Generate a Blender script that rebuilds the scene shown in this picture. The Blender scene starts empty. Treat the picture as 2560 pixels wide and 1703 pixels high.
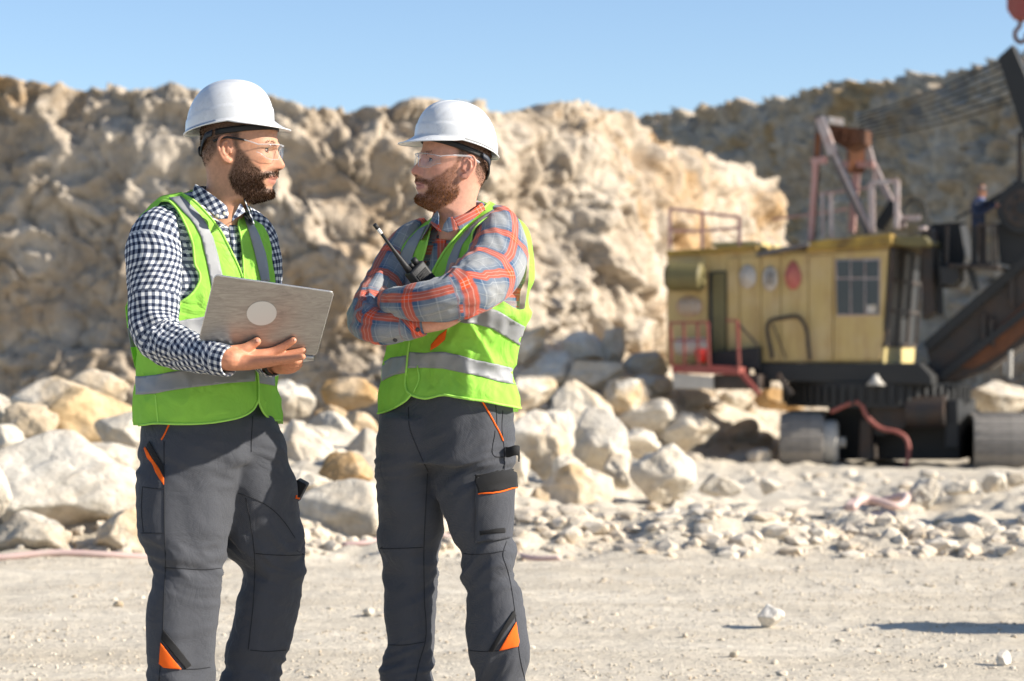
import bpy, bmesh, math, random
import numpy as np
from mathutils import Vector, Matrix
from mathutils.bvhtree import BVHTree
from mathutils.geometry import delaunay_2d_cdt
R = math.radians
scene = bpy.context.scene
COL = scene.collection

# ------------------------------------------------------------------ camera
FPX, CX, HY, CH, DM = 6044.0, 1280.0, 900.0, 1.15, 6.30
cam_data = bpy.data.cameras.new('camera')
cam = bpy.data.objects.new('camera', cam_data); COL.objects.link(cam)
cam.location = (0, 0, CH); cam.rotation_euler = (R(90), 0, 0)
cam_data.lens = 85.0; cam_data.sensor_width = 36.0; cam_data.shift_y = 48.5/2560.0
cam_data.clip_end = 3000.0
cam_data.dof.use_dof = True; cam_data.dof.focus_distance = 6.15; cam_data.dof.aperture_fstop = 5.0
scene.camera = cam

# ------------------------------------------------------------------ light
SUN_EL, SUN_AZ = 28.0, 102.0            # azimuth clockwise from +Y (view direction): 90 = exactly right
world = bpy.data.worlds.new('World'); scene.world = world; world.use_nodes = True
wn = world.node_tree.nodes; wn.clear()
sky = wn.new('ShaderNodeTexSky'); sky.sky_type = 'NISHITA'; sky.sun_disc = False
sky.sun_elevation = R(SUN_EL); sky.sun_rotation = R(SUN_AZ)
sky.altitude = 200; sky.air_density = 0.8; sky.dust_density = 0.5; sky.ozone_density = 2.2
bg = wn.new('ShaderNodeBackground'); bg.inputs['Strength'].default_value = 0.097
wo = wn.new('ShaderNodeOutputWorld')
world.node_tree.links.new(sky.outputs[0], bg.inputs[0]); world.node_tree.links.new(bg.outputs[0], wo.inputs[0])
sun_d = bpy.data.lights.new('sun', 'SUN'); sun_d.energy = 5.0; sun_d.angle = R(0.53); sun_d.color = (1.0, 0.93, 0.82)
sun = bpy.data.objects.new('sun', sun_d); COL.objects.link(sun)
_e, _a = R(SUN_EL), R(SUN_AZ)
SUNV = Vector((math.cos(_e)*math.sin(_a), math.cos(_e)*math.cos(_a), math.sin(_e)))
sun.rotation_euler = SUNV.to_track_quat('Z', 'Y').to_euler(); sun.location = (20, -5, 30)
vs = scene.view_settings
scene.display_settings.display_device = 'sRGB'
vs.view_transform = 'Standard'; vs.look = 'None'; vs.gamma = 1.0; vs.use_curve_mapping = False
vs.exposure = 0.9
scene.cycles.max_bounces = 8; scene.cycles.transparent_max_bounces = 12

# ------------------------------------------------------------------ maths
def P(sx, sy, d):
    return np.array([(sx-CX)/FPX*d, d, CH-(sy-HY)/FPX*d])
def M(sx, sy, dy=0.0):
    return P(sx, sy, DM+dy)
def to_px(V):
    V = np.asarray(V)
    return np.stack([CX+FPX*V[..., 0]/V[..., 1], HY-FPX*(V[..., 2]-CH)/V[..., 1]], -1)
def smooth(a, b, x):
    t = np.clip((np.asarray(x, float)-a)/(b-a), 0, 1); return t*t*(3-2*t)
def pchip(xk, yk, x):
    xk = np.asarray(xk, float); yk = np.asarray(yk, float); x = np.clip(np.asarray(x, float), xk[0], xk[-1])
    h = np.diff(xk); d = np.diff(yk)/h
    m = np.zeros(len(xk)); m[0] = d[0]; m[-1] = d[-1]
    for i in range(1, len(xk)-1):
        if d[i-1]*d[i] > 0:
            w1 = 2*h[i]+h[i-1]; w2 = h[i]+2*h[i-1]
            m[i] = (w1+w2)/(w1/d[i-1]+w2/d[i])
    i = np.clip(np.searchsorted(xk, x)-1, 0, len(h)-1)
    t = (x-xk[i])/h[i]
    return ((2*t**3-3*t**2+1)*yk[i]+(t**3-2*t**2+t)*h[i]*m[i]+(-2*t**3+3*t**2)*yk[i+1]+(t**3-t**2)*h[i]*m[i+1])
def tab(rows, col, x):
    rows = np.asarray(rows, float); return pchip(rows[:, 0], rows[:, col], x)
def catmull(pts, n):
    """n points along a smooth curve through pts, chord-length spaced"""
    pts = np.asarray(pts, float)
    t = np.concatenate([[0], np.cumsum(np.linalg.norm(np.diff(pts[:, :3], axis=0), axis=1)+1e-9)])
    tt = np.linspace(0, t[-1], n)
    out = np.zeros((n, pts.shape[1]))
    m = np.gradient(pts, t, axis=0)
    i = np.clip(np.searchsorted(t, tt, side='right')-1, 0, len(t)-2)
    h = t[i+1]-t[i]; s = ((tt-t[i])/h)[:, None]; h = h[:, None]
    return (2*s**3-3*s**2+1)*pts[i]+(s**3-2*s**2+s)*h*m[i]+(-2*s**3+3*s**2)*pts[i+1]+(s**3-s**2)*h*m[i+1]
_rs = np.random.RandomState(7)
_perm = _rs.permutation(256); _perm = np.concatenate([_perm, _perm, _perm])
_grad = _rs.normal(size=(256, 3)); _grad /= np.linalg.norm(_grad, axis=1)[:, None]
def noise(p):
    p = np.asarray(p, float); sh = p.shape[:-1]; p = p.reshape(-1, 3)
    i = np.floor(p).astype(int); f = p-i; i &= 255
    u = f*f*f*(f*(f*6-15)+10)
    res = 0
    for dx in (0, 1):
        wx = u[:, 0] if dx else 1-u[:, 0]
        for dy in (0, 1):
            wy = u[:, 1] if dy else 1-u[:, 1]
            for dz in (0, 1):
                wz = u[:, 2] if dz else 1-u[:, 2]
                h = _perm[_perm[_perm[(i[:, 0]+dx) & 255]+((i[:, 1]+dy) & 255)]+((i[:, 2]+dz) & 255)]
                g = _grad[h]
                res = res + wx*wy*wz*((f[:, 0]-dx)*g[:, 0]+(f[:, 1]-dy)*g[:, 1]+(f[:, 2]-dz)*g[:, 2])
    return (res*1.6).reshape(sh)
def cells(p):
    """faceted blocks: each cell of a jittered grid has its own height and tilt"""
    p = np.asarray(p, float); sh = p.shape[:-1]; p = p.reshape(-1, 3); i = np.floor(p).astype(int)
    best = np.full(len(p), 1e9); val = np.zeros(len(p)); sec = np.full(len(p), 1e9)
    for dx in (-1, 0, 1):
        for dy in (-1, 0, 1):
            for dz in (-1, 0, 1):
                c = i+[dx, dy, dz]; h = _perm[_perm[_perm[c[:, 0] & 255]+(c[:, 1] & 255)]+(c[:, 2] & 255)]
                j = _grad[h]; q = p-(c+0.5+0.42*j); d = (q*q).sum(1)
                t = _grad[(h*7+31) & 255]; v = _grad[(h*13+5) & 255][:, 0]*0.55+(q*t).sum(1)*0.8
                m = d < best; sec = np.where(m, best, np.minimum(sec, d)); val = np.where(m, v, val); best = np.where(m, d, best)
    edge = np.sqrt(sec)-np.sqrt(best)
    return (val-0.22*np.exp(-(edge/0.06)**2)).reshape(sh)
def sabs(n, k=0.012): return np.sqrt(n*n+k)
def fbm(p, octs=4, gain=0.5, lac=2.03, billow=False):
    p = np.asarray(p, float); a = 1.0; s = 0
    for k in range(octs):
        n = noise(p+k*17.3)
        s = s+a*((np.abs(n)*2-0.5) if billow else n); p = p*lac; a *= gain
    return s

# ------------------------------------------------------------------ meshes and objects
def mk(name, V, faces, mat=None, parent=None, smooth_=True, uv=None, col=None, mat_idx=None):
    V = np.asarray(V, np.float32).reshape(-1, 3)
    me = bpy.data.meshes.new(name)
    if isinstance(faces, np.ndarray):
        k = faces.shape[1]; loops = faces.reshape(-1).astype(np.int32)
        starts = np.arange(len(faces), dtype=np.int32)*k
    else:
        ln = np.array([len(f) for f in faces], np.int32)
        loops = np.array([i for f in faces for i in f], np.int32)
        starts = np.concatenate([[0], np.cumsum(ln)[:-1]]).astype(np.int32)
    me.vertices.add(len(V)); me.vertices.foreach_set('co', V.reshape(-1))
    me.loops.add(len(loops)); me.loops.foreach_set('vertex_index', loops)
    me.polygons.add(len(starts)); me.polygons.foreach_set('loop_start', starts)
    me.update(calc_edges=True); me.validate()
    me.polygons.foreach_set('use_smooth', np.full(len(me.polygons), bool(smooth_)))
    if uv is not None:
        a = me.attributes.new('suv', 'FLOAT_VECTOR', 'POINT')
        u3 = np.zeros((len(V), 3), np.float32); u3[:, :2] = uv; a.data.foreach_set('vector', u3.reshape(-1))
    if col is not None: set_col(me, col)
    if mat is not None:
        for m in (mat if isinstance(mat, (list, tuple)) else [mat]): me.materials.append(m)
    if mat_idx is not None: me.polygons.foreach_set('material_index', np.asarray(mat_idx, np.int32))
    o = bpy.data.objects.new(name, me); COL.objects.link(o)
    if parent is not None: set_parent(o, parent)
    return o
def set_col(me, col):
    a = me.attributes.get('Col') or me.attributes.new('Col', 'FLOAT_COLOR', 'POINT')
    c = np.ones((len(me.vertices), 4), np.float32); c[:, :3] = col; a.data.foreach_set('color', c.reshape(-1))
def set_parent(o, par):
    o.parent = par
    o.matrix_parent_inverse = world_of(par).inverted()
def world_of(o):
    m = Matrix.LocRotScale(o.location, o.rotation_euler, o.scale)
    return (world_of(o.parent) @ o.matrix_parent_inverse @ m) if o.parent else m
def empty(name, loc, rz=0.0):
    o = bpy.data.objects.new(name, None); COL.objects.link(o); o.location = loc; o.rotation_euler = (0, 0, rz)
    o.empty_display_size = 0.2
    return o
def tag(o, label, cat, group=None):
    o['label'] = label; o['category'] = cat
    if group: o['group'] = group
    return o
def structure(o): o['kind'] = 'structure'; return o
def stuff(o): o['kind'] = 'stuff'; return o
def grid_faces(n, m, wrap=False):
    i = np.arange(n-1)[:, None]; mm = m if wrap else m-1
    j = np.arange(mm)[None, :]; j2 = (j+1) % m
    return np.stack(np.broadcast_arrays(i*m+j, i*m+j2, (i+1)*m+j2, (i+1)*m+j), -1).reshape(-1, 4)
def verts_of(o):
    me = o.data; v = np.empty(len(me.vertices)*3, np.float32); me.vertices.foreach_get('co', v); return v.reshape(-1, 3).astype(float)
def normals_of(o):
    me = o.data; v = np.empty(len(me.vertices)*3, np.float32); me.vertices.foreach_get('normal', v); return v.reshape(-1, 3).astype(float)
def set_verts(o, V):
    o.data.vertices.foreach_set('co', np.asarray(V, np.float32).reshape(-1)); o.data.update()
def loft(rings, cap=True):
    """rings (n, m, 3) closed loops -> verts, faces (with fan caps)"""
    n, m = rings.shape[:2]
    V = rings.reshape(-1, 3); F = [tuple(f) for f in grid_faces(n, m, True)]
    if cap:
        V = np.vstack([V, rings[0].mean(0), rings[-1].mean(0)]); a = n*m; b = a+1
        for j in range(m):
            F.append((a, (j+1) % m, j)); F.append((b, (n-1)*m+j, (n-1)*m+(j+1) % m))
    return V, F
def frames(path, up=(0, 0, 1)):
    T = np.gradient(path, axis=0); T /= np.linalg.norm(T, axis=1)[:, None]+1e-12
    n0 = np.cross(T[0], np.asarray(up, float))
    if np.linalg.norm(n0) < 1e-3: n0 = np.cross(T[0], [1.0, 0.1, 0])
    n0 /= np.linalg.norm(n0); N = [n0]
    for i in range(1, len(path)):
        v = N[-1]-T[i]*np.dot(N[-1], T[i]); N.append(v/np.linalg.norm(v))
    N = np.array(N); B = np.cross(T, N); return T, N, B
def tube_rings(path, rad, seg=16, flat=1.0, up=(0, 0, 1), twist=0.0):
    path = np.asarray(path, float); rad = np.broadcast_to(np.asarray(rad, float), (len(path),))
    T, N, B = frames(path, up)
    a = np.arange(seg)/seg*2*np.pi+twist
    return path[:, None]+rad[:, None, None]*(np.cos(a)[None, :, None]*N[:, None]+flat*np.sin(a)[None, :, None]*B[:, None])
def tube(path, rad, seg=10, n=None, flat=1.0, round_ends=False):
    path = np.asarray(path, float)
    if n:
        q = np.column_stack([path, np.broadcast_to(np.asarray(rad, float), (len(path),))]); q = catmull(q, n); path, rad = q[:, :3], q[:, 3]
    if round_ends:
        rad = np.broadcast_to(np.asarray(rad, float), (len(path),)).copy()
        t0 = path[0]-path[1]; t0 /= np.linalg.norm(t0); t1 = path[-1]-path[-2]; t1 /= np.linalg.norm(t1)
        pre = [path[0]+t0*rad[0]*k for k in (0.98, 0.8, 0.45)]; post = [path[-1]+t1*rad[-1]*k for k in (0.45, 0.8, 0.98)]
        path = np.vstack([pre, path, post])
        rad = np.concatenate([rad[0]*np.array([0.2, 0.6, 0.89]), rad, rad[-1]*np.array([0.89, 0.6, 0.2])])
    return loft(tube_rings(path, rad, seg, flat))
def join(parts):
    V = []; F = []; off = 0
    for v, f in parts:
        v = np.asarray(v); V.append(v)
        F += [tuple(int(i)+off for i in q) for q in f]; off += len(v)
    return np.vstack(V), F
def box(c, s, rot=None, bev=0.0):
    """box as bevelled 24-vert solid (c centre, s full sizes, rot 3x3)"""
    c = np.asarray(c, float); h = np.asarray(s, float)/2
    if bev <= 0:
        V = np.array([[x, y, z] for x in (-1, 1) for y in (-1, 1) for z in (-1, 1)], float)*h
        F = [(0, 1, 3, 2), (4, 6, 7, 5), (0, 4, 5, 1), (2, 3, 7, 6), (0, 2, 6, 4), (1, 5, 7, 3)]
    else:
        bm = bmesh.new(); bmesh.ops.create_cube(bm, size=2.0)
        for v in bm.verts: v.co = Vector((v.co.x*h[0], v.co.y*h[1], v.co.z*h[2]))
        bmesh.ops.bevel(bm, geom=bm.edges[:], offset=bev, segments=2, affect='EDGES', profile=0.5)
        bm.verts.index_update()
        V = np.array([v.co[:] for v in bm.verts]); F = [tuple(v.index for v in f.verts) for f in bm.faces]; bm.free()
    if rot is not None: V = V @ np.asarray(rot).T
    return V+c, F
def beam(a, b, w, h=None):
    """square bar from a to b"""
    a = np.asarray(a, float); b = np.asarray(b, float); h = h or w
    r = tube_rings(np.array([a, b]), 1.0, 4, 1.0, twist=np.pi/4)
    c = np.array([a, b])[:, None]; T, N, B = frames(np.array([a, b]))
    d = r-c; dn = (d*N[:, None]).sum(-1, keepdims=True)*N[:, None]; db = (d*B[:, None]).sum(-1, keepdims=True)*B[:, None]
    r = c+dn*w/math.sqrt(2)+db*h/math.sqrt(2)
    return loft(r)
def remesh(name, VF, voxel, mat=None, parent=None, it=2, lam=0.5):
    V, F = VF
    t = mk('remesh_tmp', V, F)
    md = t.modifiers.new('r', 'REMESH'); md.mode = 'VOXEL'; md.voxel_size = voxel
    if it:
        sm = t.modifiers.new('s', 'SMOOTH'); sm.factor = lam; sm.iterations = it
    dg = bpy.context.evaluated_depsgraph_get(); me = bpy.data.meshes.new_from_object(t.evaluated_get(dg))
    tm = t.data; bpy.data.objects.remove(t); bpy.data.meshes.remove(tm)
    me.name = name; me.polygons.foreach_set('use_smooth', np.ones(len(me.polygons), bool))
    me.materials.clear()
    if mat: me.materials.append(mat)
    o = bpy.data.objects.new(name, me); COL.objects.link(o)
    if parent: set_parent(o, parent)
    return o
def bvh_of(*objs):
    V = []; F = []; off = 0
    for o in objs:
        v = verts_of(o); V.append(v); me = o.data
        F += [[i+off for i in p.vertices] for p in me.polygons]; off += len(v)
    return BVHTree.FromPolygons(np.vstack(V).tolist(), F)
EYE = Vector((0, 0, CH))
def cast(bvh, sx, sy, hint=None):
    d = Vector(P(sx, sy, 1.0))-EYE; d.normalize()
    loc, n, i, t = bvh.ray_cast(EYE, d)
    if loc is None:
        q = Vector(P(sx, sy, hint if hint else DM)); loc, n, i, t = bvh.find_nearest(q)
    if n.dot(d) > 0: n = -n
    return np.array(loc), np.array(n)
def in_poly(pts, poly):
    x, y = pts[:, 0], pts[:, 1]; r = np.zeros(len(pts), bool); n = len(poly)
    for i in range(n):
        (x1, y1), (x2, y2) = poly[i], poly[(i+1) % n]
        if y1 == y2: continue
        c = ((y1 > y) != (y2 > y)) & (x < (x2-x1)*(y-y1)/(y2-y1)+x1); r ^= c
    return r
def poly_sdf(pts, poly):
    """signed distance in pixels, negative inside"""
    d = np.full(len(pts), 1e9); n = len(poly); poly = np.asarray(poly, float)
    for i in range(n):
        a, b = poly[i], poly[(i+1) % n]; ab = b-a
        t = np.clip(((pts-a)@ab)/(ab@ab+1e-9), 0, 1); d = np.minimum(d, np.linalg.norm(pts-a-t[:, None]*ab, axis=1))
    return np.where(in_poly(pts, poly), -d, d)
def zz(pts, ox, oy, s):
    """crop coordinates -> photograph pixels"""
    return [(ox+x/s, oy+y/s) for x, y in pts]
def smooth_poly(pts, n=8, closed=False):
    p = np.asarray(pts, float)
    if closed: p = np.vstack([p, p[:1]])
    q = catmull(np.column_stack([p, np.zeros(len(p))]), (len(p)-1)*n+1)[:, :2]
    return q[:-1] if closed else q
def drape(name, poly, bvh, mat, parent, off=0.003, res=6.0, thick=0.0015, curve=False):
    """a cloth patch whose outline is poly (pixels), lying on a surface"""
    poly = np.asarray(smooth_poly(poly, 5, True) if curve else poly, float)
    b = []
    for i in range(len(poly)):
        a, c = poly[i], poly[(i+1) % len(poly)]; k = max(1, int(np.linalg.norm(c-a)/res))
        b += [a+(c-a)*j/k for j in range(k)]
    b = np.array(b); lo, hi = b.min(0), b.max(0)
    g = np.stack(np.meshgrid(np.arange(lo[0]+res/2, hi[0], res), np.arange(lo[1]+res/2, hi[1], res)), -1).reshape(-1, 2)
    if len(g): g = g[poly_sdf(g, b) < -res*0.45]
    pts = np.vstack([b, g]) if len(g) else b
    r = delaunay_2d_cdt([Vector(p) for p in pts], [(i, (i+1) % len(b)) for i in range(len(b))], [list(range(len(b)))], 1, 1e-4)
    V = []
    for p in r[0]:
        l, n = cast(bvh, p.x, p.y); V.append(l+n*off)
    V = np.array(V)
    F = [tuple(f) for f in r[2]]
    o = mk(name, V, F, mat, parent)
    # face the camera
    me = o.data; nn = np.zeros(3)
    for p in me.polygons: nn += np.array(p.normal)*p.area
    if nn@(V.mean(0)-np.array(EYE)) > 0: me.flip_normals()
    if thick:
        s = o.modifiers.new('thickness', 'SOLIDIFY'); s.thickness = thick; s.offset = 0
    return o
def drape_line(name, pts, bvh, mat, parent, rad=0.0022, off=0.001, n=8, flat=1.0):
    q = smooth_poly(pts, n) if len(pts) > 2 else np.array([np.asarray(pts[0])+(np.asarray(pts[1])-np.asarray(pts[0]))*t for t in np.linspace(0, 1, 12)])
    V = np.array([(lambda l: l[0]+l[1]*off)(cast(bvh, x, y)) for x, y in q])
    return mk(name, *tube(V, rad, 6), mat, parent)
def cut_grid(V, F, sd, uv=None):
    """keep the part of a mesh where the per-vertex value sd > 0, cutting faces exactly"""
    V = list(map(tuple, V)); UV = None if uv is None else list(map(tuple, uv)); cache = {}; out = []
    def xv(i, j):
        k = (min(i, j), max(i, j))
        if k not in cache:
            t = sd[i]/(sd[i]-sd[j]); cache[k] = len(V)
            V.append(tuple(np.array(V[i])*(1-t)+np.array(V[j])*t))
            if UV is not None: UV.append(tuple(np.array(UV[i])*(1-t)+np.array(UV[j])*t))
        return cache[k]
    for f in F:
        s = [sd[i] > 0 for i in f]
        if all(s): out.append(tuple(int(i) for i in f)); continue
        if not any(s): continue
        g = []
        for k in range(len(f)):
            i, j = int(f[k]), int(f[(k+1) % len(f)])
            if s[k]: g.append(i)
            if s[k] != s[(k+1) % len(f)]: g.append(xv(i, j))
        if len(g) >= 3: out.append(tuple(g))
    used = sorted({i for f in out for i in f}); mp = {u: k for k, u in enumerate(used)}
    return np.array([V[i] for i in used]), [tuple(mp[i] for i in f) for f in out], None if UV is None else np.array([UV[i] for i in used])
# ------------------------------------------------------------------ materials
class NT:
    def __init__(s, name):
        s.m = bpy.data.materials.new(name); s.m.use_nodes = True; s.t = s.m.node_tree; s.t.nodes.clear()
        s.out = s.n('ShaderNodeOutputMaterial')
    def n(s, kind, **kw):
        x = s.t.nodes.new(kind)
        for k, v in kw.items():
            if k.startswith('i_'):
                x.inputs[k[2:].replace('_', ' ')].default_value = v
            else: setattr(x, k, v)
        return x
    def l(s, a, b): s.t.links.new(a, b)
    def bsdf(s, **kw):
        b = s.n('ShaderNodeBsdfPrincipled'); s.l(b.outputs[0], s.out.inputs[0])
        for k, v in kw.items(): b.inputs[k.replace('_', ' ')].default_value = v
        return b
    def coord(s, kind='Object'): return s.n('ShaderNodeTexCoord').outputs[kind]
    def pos(s): return s.n('ShaderNodeNewGeometry').outputs['Position']
    def attr(s, name): return s.n('ShaderNodeAttribute', attribute_name=name)
    def noise(s, vec, scale, detail=4, rough=0.55, dist=0.0):
        x = s.n('ShaderNodeTexNoise'); x.inputs['Scale'].default_value = scale; x.inputs['Detail'].default_value = detail
        x.inputs['Roughness'].default_value = rough; x.inputs['Distortion'].default_value = dist
        s.l(vec, x.inputs['Vector']); return x.outputs['Fac']
    def vor(s, vec, scale, feat='F1'):
        x = s.n('ShaderNodeTexVoronoi', feature=feat); x.inputs['Scale'].default_value = scale; s.l(vec, x.inputs['Vector']); return x
    def ramp(s, fac, stops, interp='LINEAR'):
        x = s.n('ShaderNodeValToRGB'); x.color_ramp.interpolation = interp; e = x.color_ramp.elements
        while len(e) < len(stops): e.new(0.5)
        for k, (p, c) in enumerate(stops): e[k].position = p; e[k].color = (c[0], c[1], c[2], 1) if not np.isscalar(c) else (c, c, c, 1)
        s.l(fac, x.inputs[0]); return x.outputs[0]
    def math(s, op, a, b=None, c=None, clamp=False):
        x = s.n('ShaderNodeMath', operation=op, use_clamp=clamp)
        for k, v in enumerate((a, b, c)):
            if v is None: continue
            if isinstance(v, (int, float)): x.inputs[k].default_value = v
            else: s.l(v, x.inputs[k])
        return x.outputs[0]
    def mix(s, fac, a, b, kind='MIX'):
        x = s.n('ShaderNodeMix', data_type='RGBA', blend_type=kind)
        for sock, v in ((x.inputs[0], fac), (x.inputs[6], a), (x.inputs[7], b)):
            if isinstance(v, (int, float)): sock.default_value = v
            elif isinstance(v, tuple): sock.default_value = (*v[:3], 1)
            else: s.l(v, sock)
        return x.outputs[2]
    def bump(s, h, b, strength=0.3, dist=0.01):
        x = s.n('ShaderNodeBump'); x.inputs['Strength'].default_value = strength; x.inputs['Distance'].default_value = dist
        s.l(h, x.inputs['Height']); s.l(x.outputs[0], b.inputs['Normal']); return x
def plain(name, c, rough=0.6, metal=0.0, var=0.0, scale=8.0, dirt=None, dirt_amt=0.5, bump=0.0, bscale=60.0, **kw):
    t = NT(name); b = t.bsdf(Roughness=rough, Metallic=metal, **kw)
    col = c
    if var or dirt:
        p = t.coord()
        n = t.noise(p, scale, 5, 0.6)
        col = t.mix(n, tuple(np.array(c)*(1-var)), tuple(np.minimum(np.array(c)*(1+var), 0.95)))
        if dirt:
            d = t.ramp(t.noise(p, scale*0.6, 7, 0.7, 0.5), [(0.5-0.12, 0.0), (0.5+0.2, 1.0)])
            d = t.math('MULTIPLY', d, dirt_amt); col = t.mix(d, col, dirt)
        t.l(col, b.inputs['Base Color'])
    else: b.inputs['Base Color'].default_value = (*c, 1)
    if bump: t.bump(t.noise(t.coord(), bscale, 4), b, bump, 0.01)
    return t.m
MT = {}
def rock_mat(name, base, ochre, white, scale, w_thr=0.55, o_thr=0.55, bstr=0.6, bdist=0.05, perobj=False):
    t = NT(name); b = t.bsdf(Roughness=0.95); b.inputs['Specular IOR Level'].default_value = 0.15
    p = t.pos()
    n1 = t.noise(p, scale, 6, 0.6, 0.4); n2 = t.noise(p, scale*0.55, 5, 0.6, 0.8); n3 = t.noise(p, scale*6, 6, 0.7)
    c = t.mix(t.ramp(n1, [(w_thr-0.1, 0.0), (w_thr+0.12, 1.0)]), base, white)
    f = t.ramp(n2, [(o_thr-0.06, 0.0), (o_thr+0.1, 1.0)])
    if perobj:
        oi = t.n('ShaderNodeObjectInfo'); f = t.math('MULTIPLY', f, t.math('MULTIPLY_ADD', oi.outputs['Random'], 1.3, 0.1), clamp=True)
    c = t.mix(f, c, ochre)
    c = t.mix(1.0, c, t.ramp(n3, [(0.25, 0.66), (0.7, 1.12)]), 'MULTIPLY')
    if perobj:
        c = t.mix(1.0, c, t.ramp(oi.outputs['Random'], [(0.0, 0.8), (1.0, 1.08)]), 'MULTIPLY')
    t.l(c, b.inputs['Base Color'])
    h = t.math('ADD', t.noise(p, scale*7, 8, 0.68), t.math('MULTIPLY', t.vor(p, scale*5).outputs['Distance'], -0.5))
    t.bump(h, b, bstr, bdist); return t.m
MT['cliff'] = rock_mat('quarry_rock', (0.39, 0.315, 0.235), (0.40, 0.265, 0.14), (0.51, 0.44, 0.355), 0.40, 0.46, 0.57, 0.6, 0.2)
MT['cliff_far'] = rock_mat('far_quarry_rock', (0.54, 0.43, 0.31), (0.52, 0.36, 0.19), (0.64, 0.55, 0.43), 0.3, 0.5, 0.56, 0.9, 0.3)
MT['boulder'] = rock_mat('limestone_boulder', (0.60, 0.51, 0.39), (0.54, 0.39, 0.22), (0.72, 0.66, 0.56), 1.5, 0.46, 0.56, 0.8, 0.05, True)
MT['ochre'] = rock_mat('ochre_boulder', (0.56, 0.42, 0.27), (0.48, 0.29, 0.12), (0.66, 0.57, 0.44), 1.5, 0.55, 0.45, 0.8, 0.05, True)
MT['rubble'] = rock_mat('crushed_limestone', (0.56, 0.47, 0.36), (0.52, 0.39, 0.25), (0.66, 0.59, 0.49), 2.5, 0.5, 0.62, 0.6, 0.03)
def ground_mat():
    t = NT('quarry_dust'); b = t.bsdf(Roughness=0.97); b.inputs['Specular IOR Level'].default_value = 0.1
    p = t.pos()
    mp = t.n('ShaderNodeMapping'); mp.inputs['Scale'].default_value = (0.35, 1.6, 1.0); t.l(p, mp.inputs['Vector'])
    streak = t.noise(mp.outputs[0], 1.3, 6, 0.62, 0.3)
    n = t.noise(p, 9, 7, 0.65); g = t.noise(p, 70, 5, 0.7)
    c = t.mix(t.ramp(streak, [(0.3, 0.0), (0.7, 1.0)]), (0.55, 0.475, 0.365), (0.69, 0.62, 0.505))
    c = t.mix(1.0, c, t.ramp(n, [(0.3, 0.84), (0.7, 1.1)]), 'MULTIPLY')
    c = t.mix(1.0, c, t.ramp(g, [(0.3, 0.78), (0.65, 1.08)]), 'MULTIPLY')
    t.l(c, b.inputs['Base Color'])
    h = t.math('ADD', t.math('MULTIPLY', t.noise(p, 38, 7, 0.7), 0.6), t.math('MULTIPLY', n, 1.0))
    t.bump(h, b, 0.75, 0.03); return t.m
MT['ground'] = ground_mat()
def fabric(name, c, c2=None, rough=0.85, scale=900., bump=0.25, sheen=0.2, var=0.12, creases=0.0):
    t = NT(name); b = t.bsdf(Roughness=rough); b.inputs['Sheen Weight'].default_value = sheen
    b.inputs['Specular IOR Level'].default_value = 0.25
    p = t.coord()
    n = t.noise(p, 14, 6, 0.65); col = t.mix(n, tuple(np.array(c)*(1-var)), tuple(np.array(c2 or c)*(1+var)))
    t.l(col, b.inputs['Base Color'])
    w = t.n('ShaderNodeTexWave', wave_type='BANDS', bands_direction='DIAGONAL'); w.inputs['Scale'].default_value = scale/6; w.inputs['Distortion'].default_value = 0.6
    t.l(p, w.inputs['Vector'])
    h = t.math('ADD', t.math('MULTIPLY', w.outputs['Fac'], 0.25), t.math('MULTIPLY', t.noise(p, 55, 5, 0.6), 1.2))
    if creases: h = t.math('ADD', h, t.math('MULTIPLY', t.math('ABSOLUTE', t.math('SUBTRACT', t.noise(p, 9, 3, 0.5, 1.5), 0.5)), creases))
    t.bump(h, b, bump, 0.004); return t.m
MT['trousers'] = fabric('charcoal_twill', (0.057, 0.060, 0.070), sheen=0.10, bump=0.5, creases=5.0)
MT['black_cloth'] = fabric('black_cloth', (0.012, 0.012, 0.013), sheen=0.1)
MT['orange_cloth'] = fabric('orange_cloth', (0.85, 0.13, 0.012), sheen=0.0, var=0.06)
MT['seam'] = fabric('seam_thread', (0.022, 0.023, 0.027), sheen=0.0)
def vest_mat(name, c, tr=0.28, see=0.0):
    t = NT(name); p = t.coord()
    d = t.n('ShaderNodeBsdfDiffuse'); r = t.n('ShaderNodeBsdfTranslucent'); mx = t.n('ShaderNodeMixShader'); mx.inputs[0].default_value = tr
    n = t.noise(p, 20, 5, 0.6); col = t.mix(n, tuple(np.array(c)*0.9), tuple(np.minimum(np.array(c)*1.06, 0.98)))
    for x in (d, r): t.l(col, x.inputs['Color'])
    bp = t.n('ShaderNodeBump'); bp.inputs['Strength'].default_value = 0.55; bp.inputs['Distance'].default_value = 0.005
    w = t.n('ShaderNodeTexWave', wave_type='BANDS', bands_direction='Z'); w.inputs['Scale'].default_value = 160; t.l(p, w.inputs['Vector'])
    h = t.math('ADD', t.math('MULTIPLY', w.outputs['Fac'], 0.2), t.math('ADD', t.noise(p, 40, 4), t.math('MULTIPLY', t.math('ABSOLUTE', t.math('SUBTRACT', t.noise(p, 11, 3, 0.5, 1.2), 0.5)), 7.0))); t.l(h, bp.inputs['Height'])
    t.l(bp.outputs[0], d.inputs['Normal'])
    t.l(d.outputs[0], mx.inputs[1]); t.l(r.outputs[0], mx.inputs[2])
    tp = t.n('ShaderNodeBsdfTransparent'); m2 = t.n('ShaderNodeMixShader'); m2.inputs[0].default_value = see; t.l(mx.outputs[0], m2.inputs[1]); t.l(tp.outputs[0], m2.inputs[2]); t.l(m2.outputs[0], t.out.inputs[0]); return t.m
MT['lime'] = vest_mat('lime_mesh_fabric', (0.42, 0.87, 0.125), 0.28, 0.08)
MT['lime_trim'] = vest_mat('lime_binding', (0.50, 0.90, 0.17), 0.2)
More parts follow.
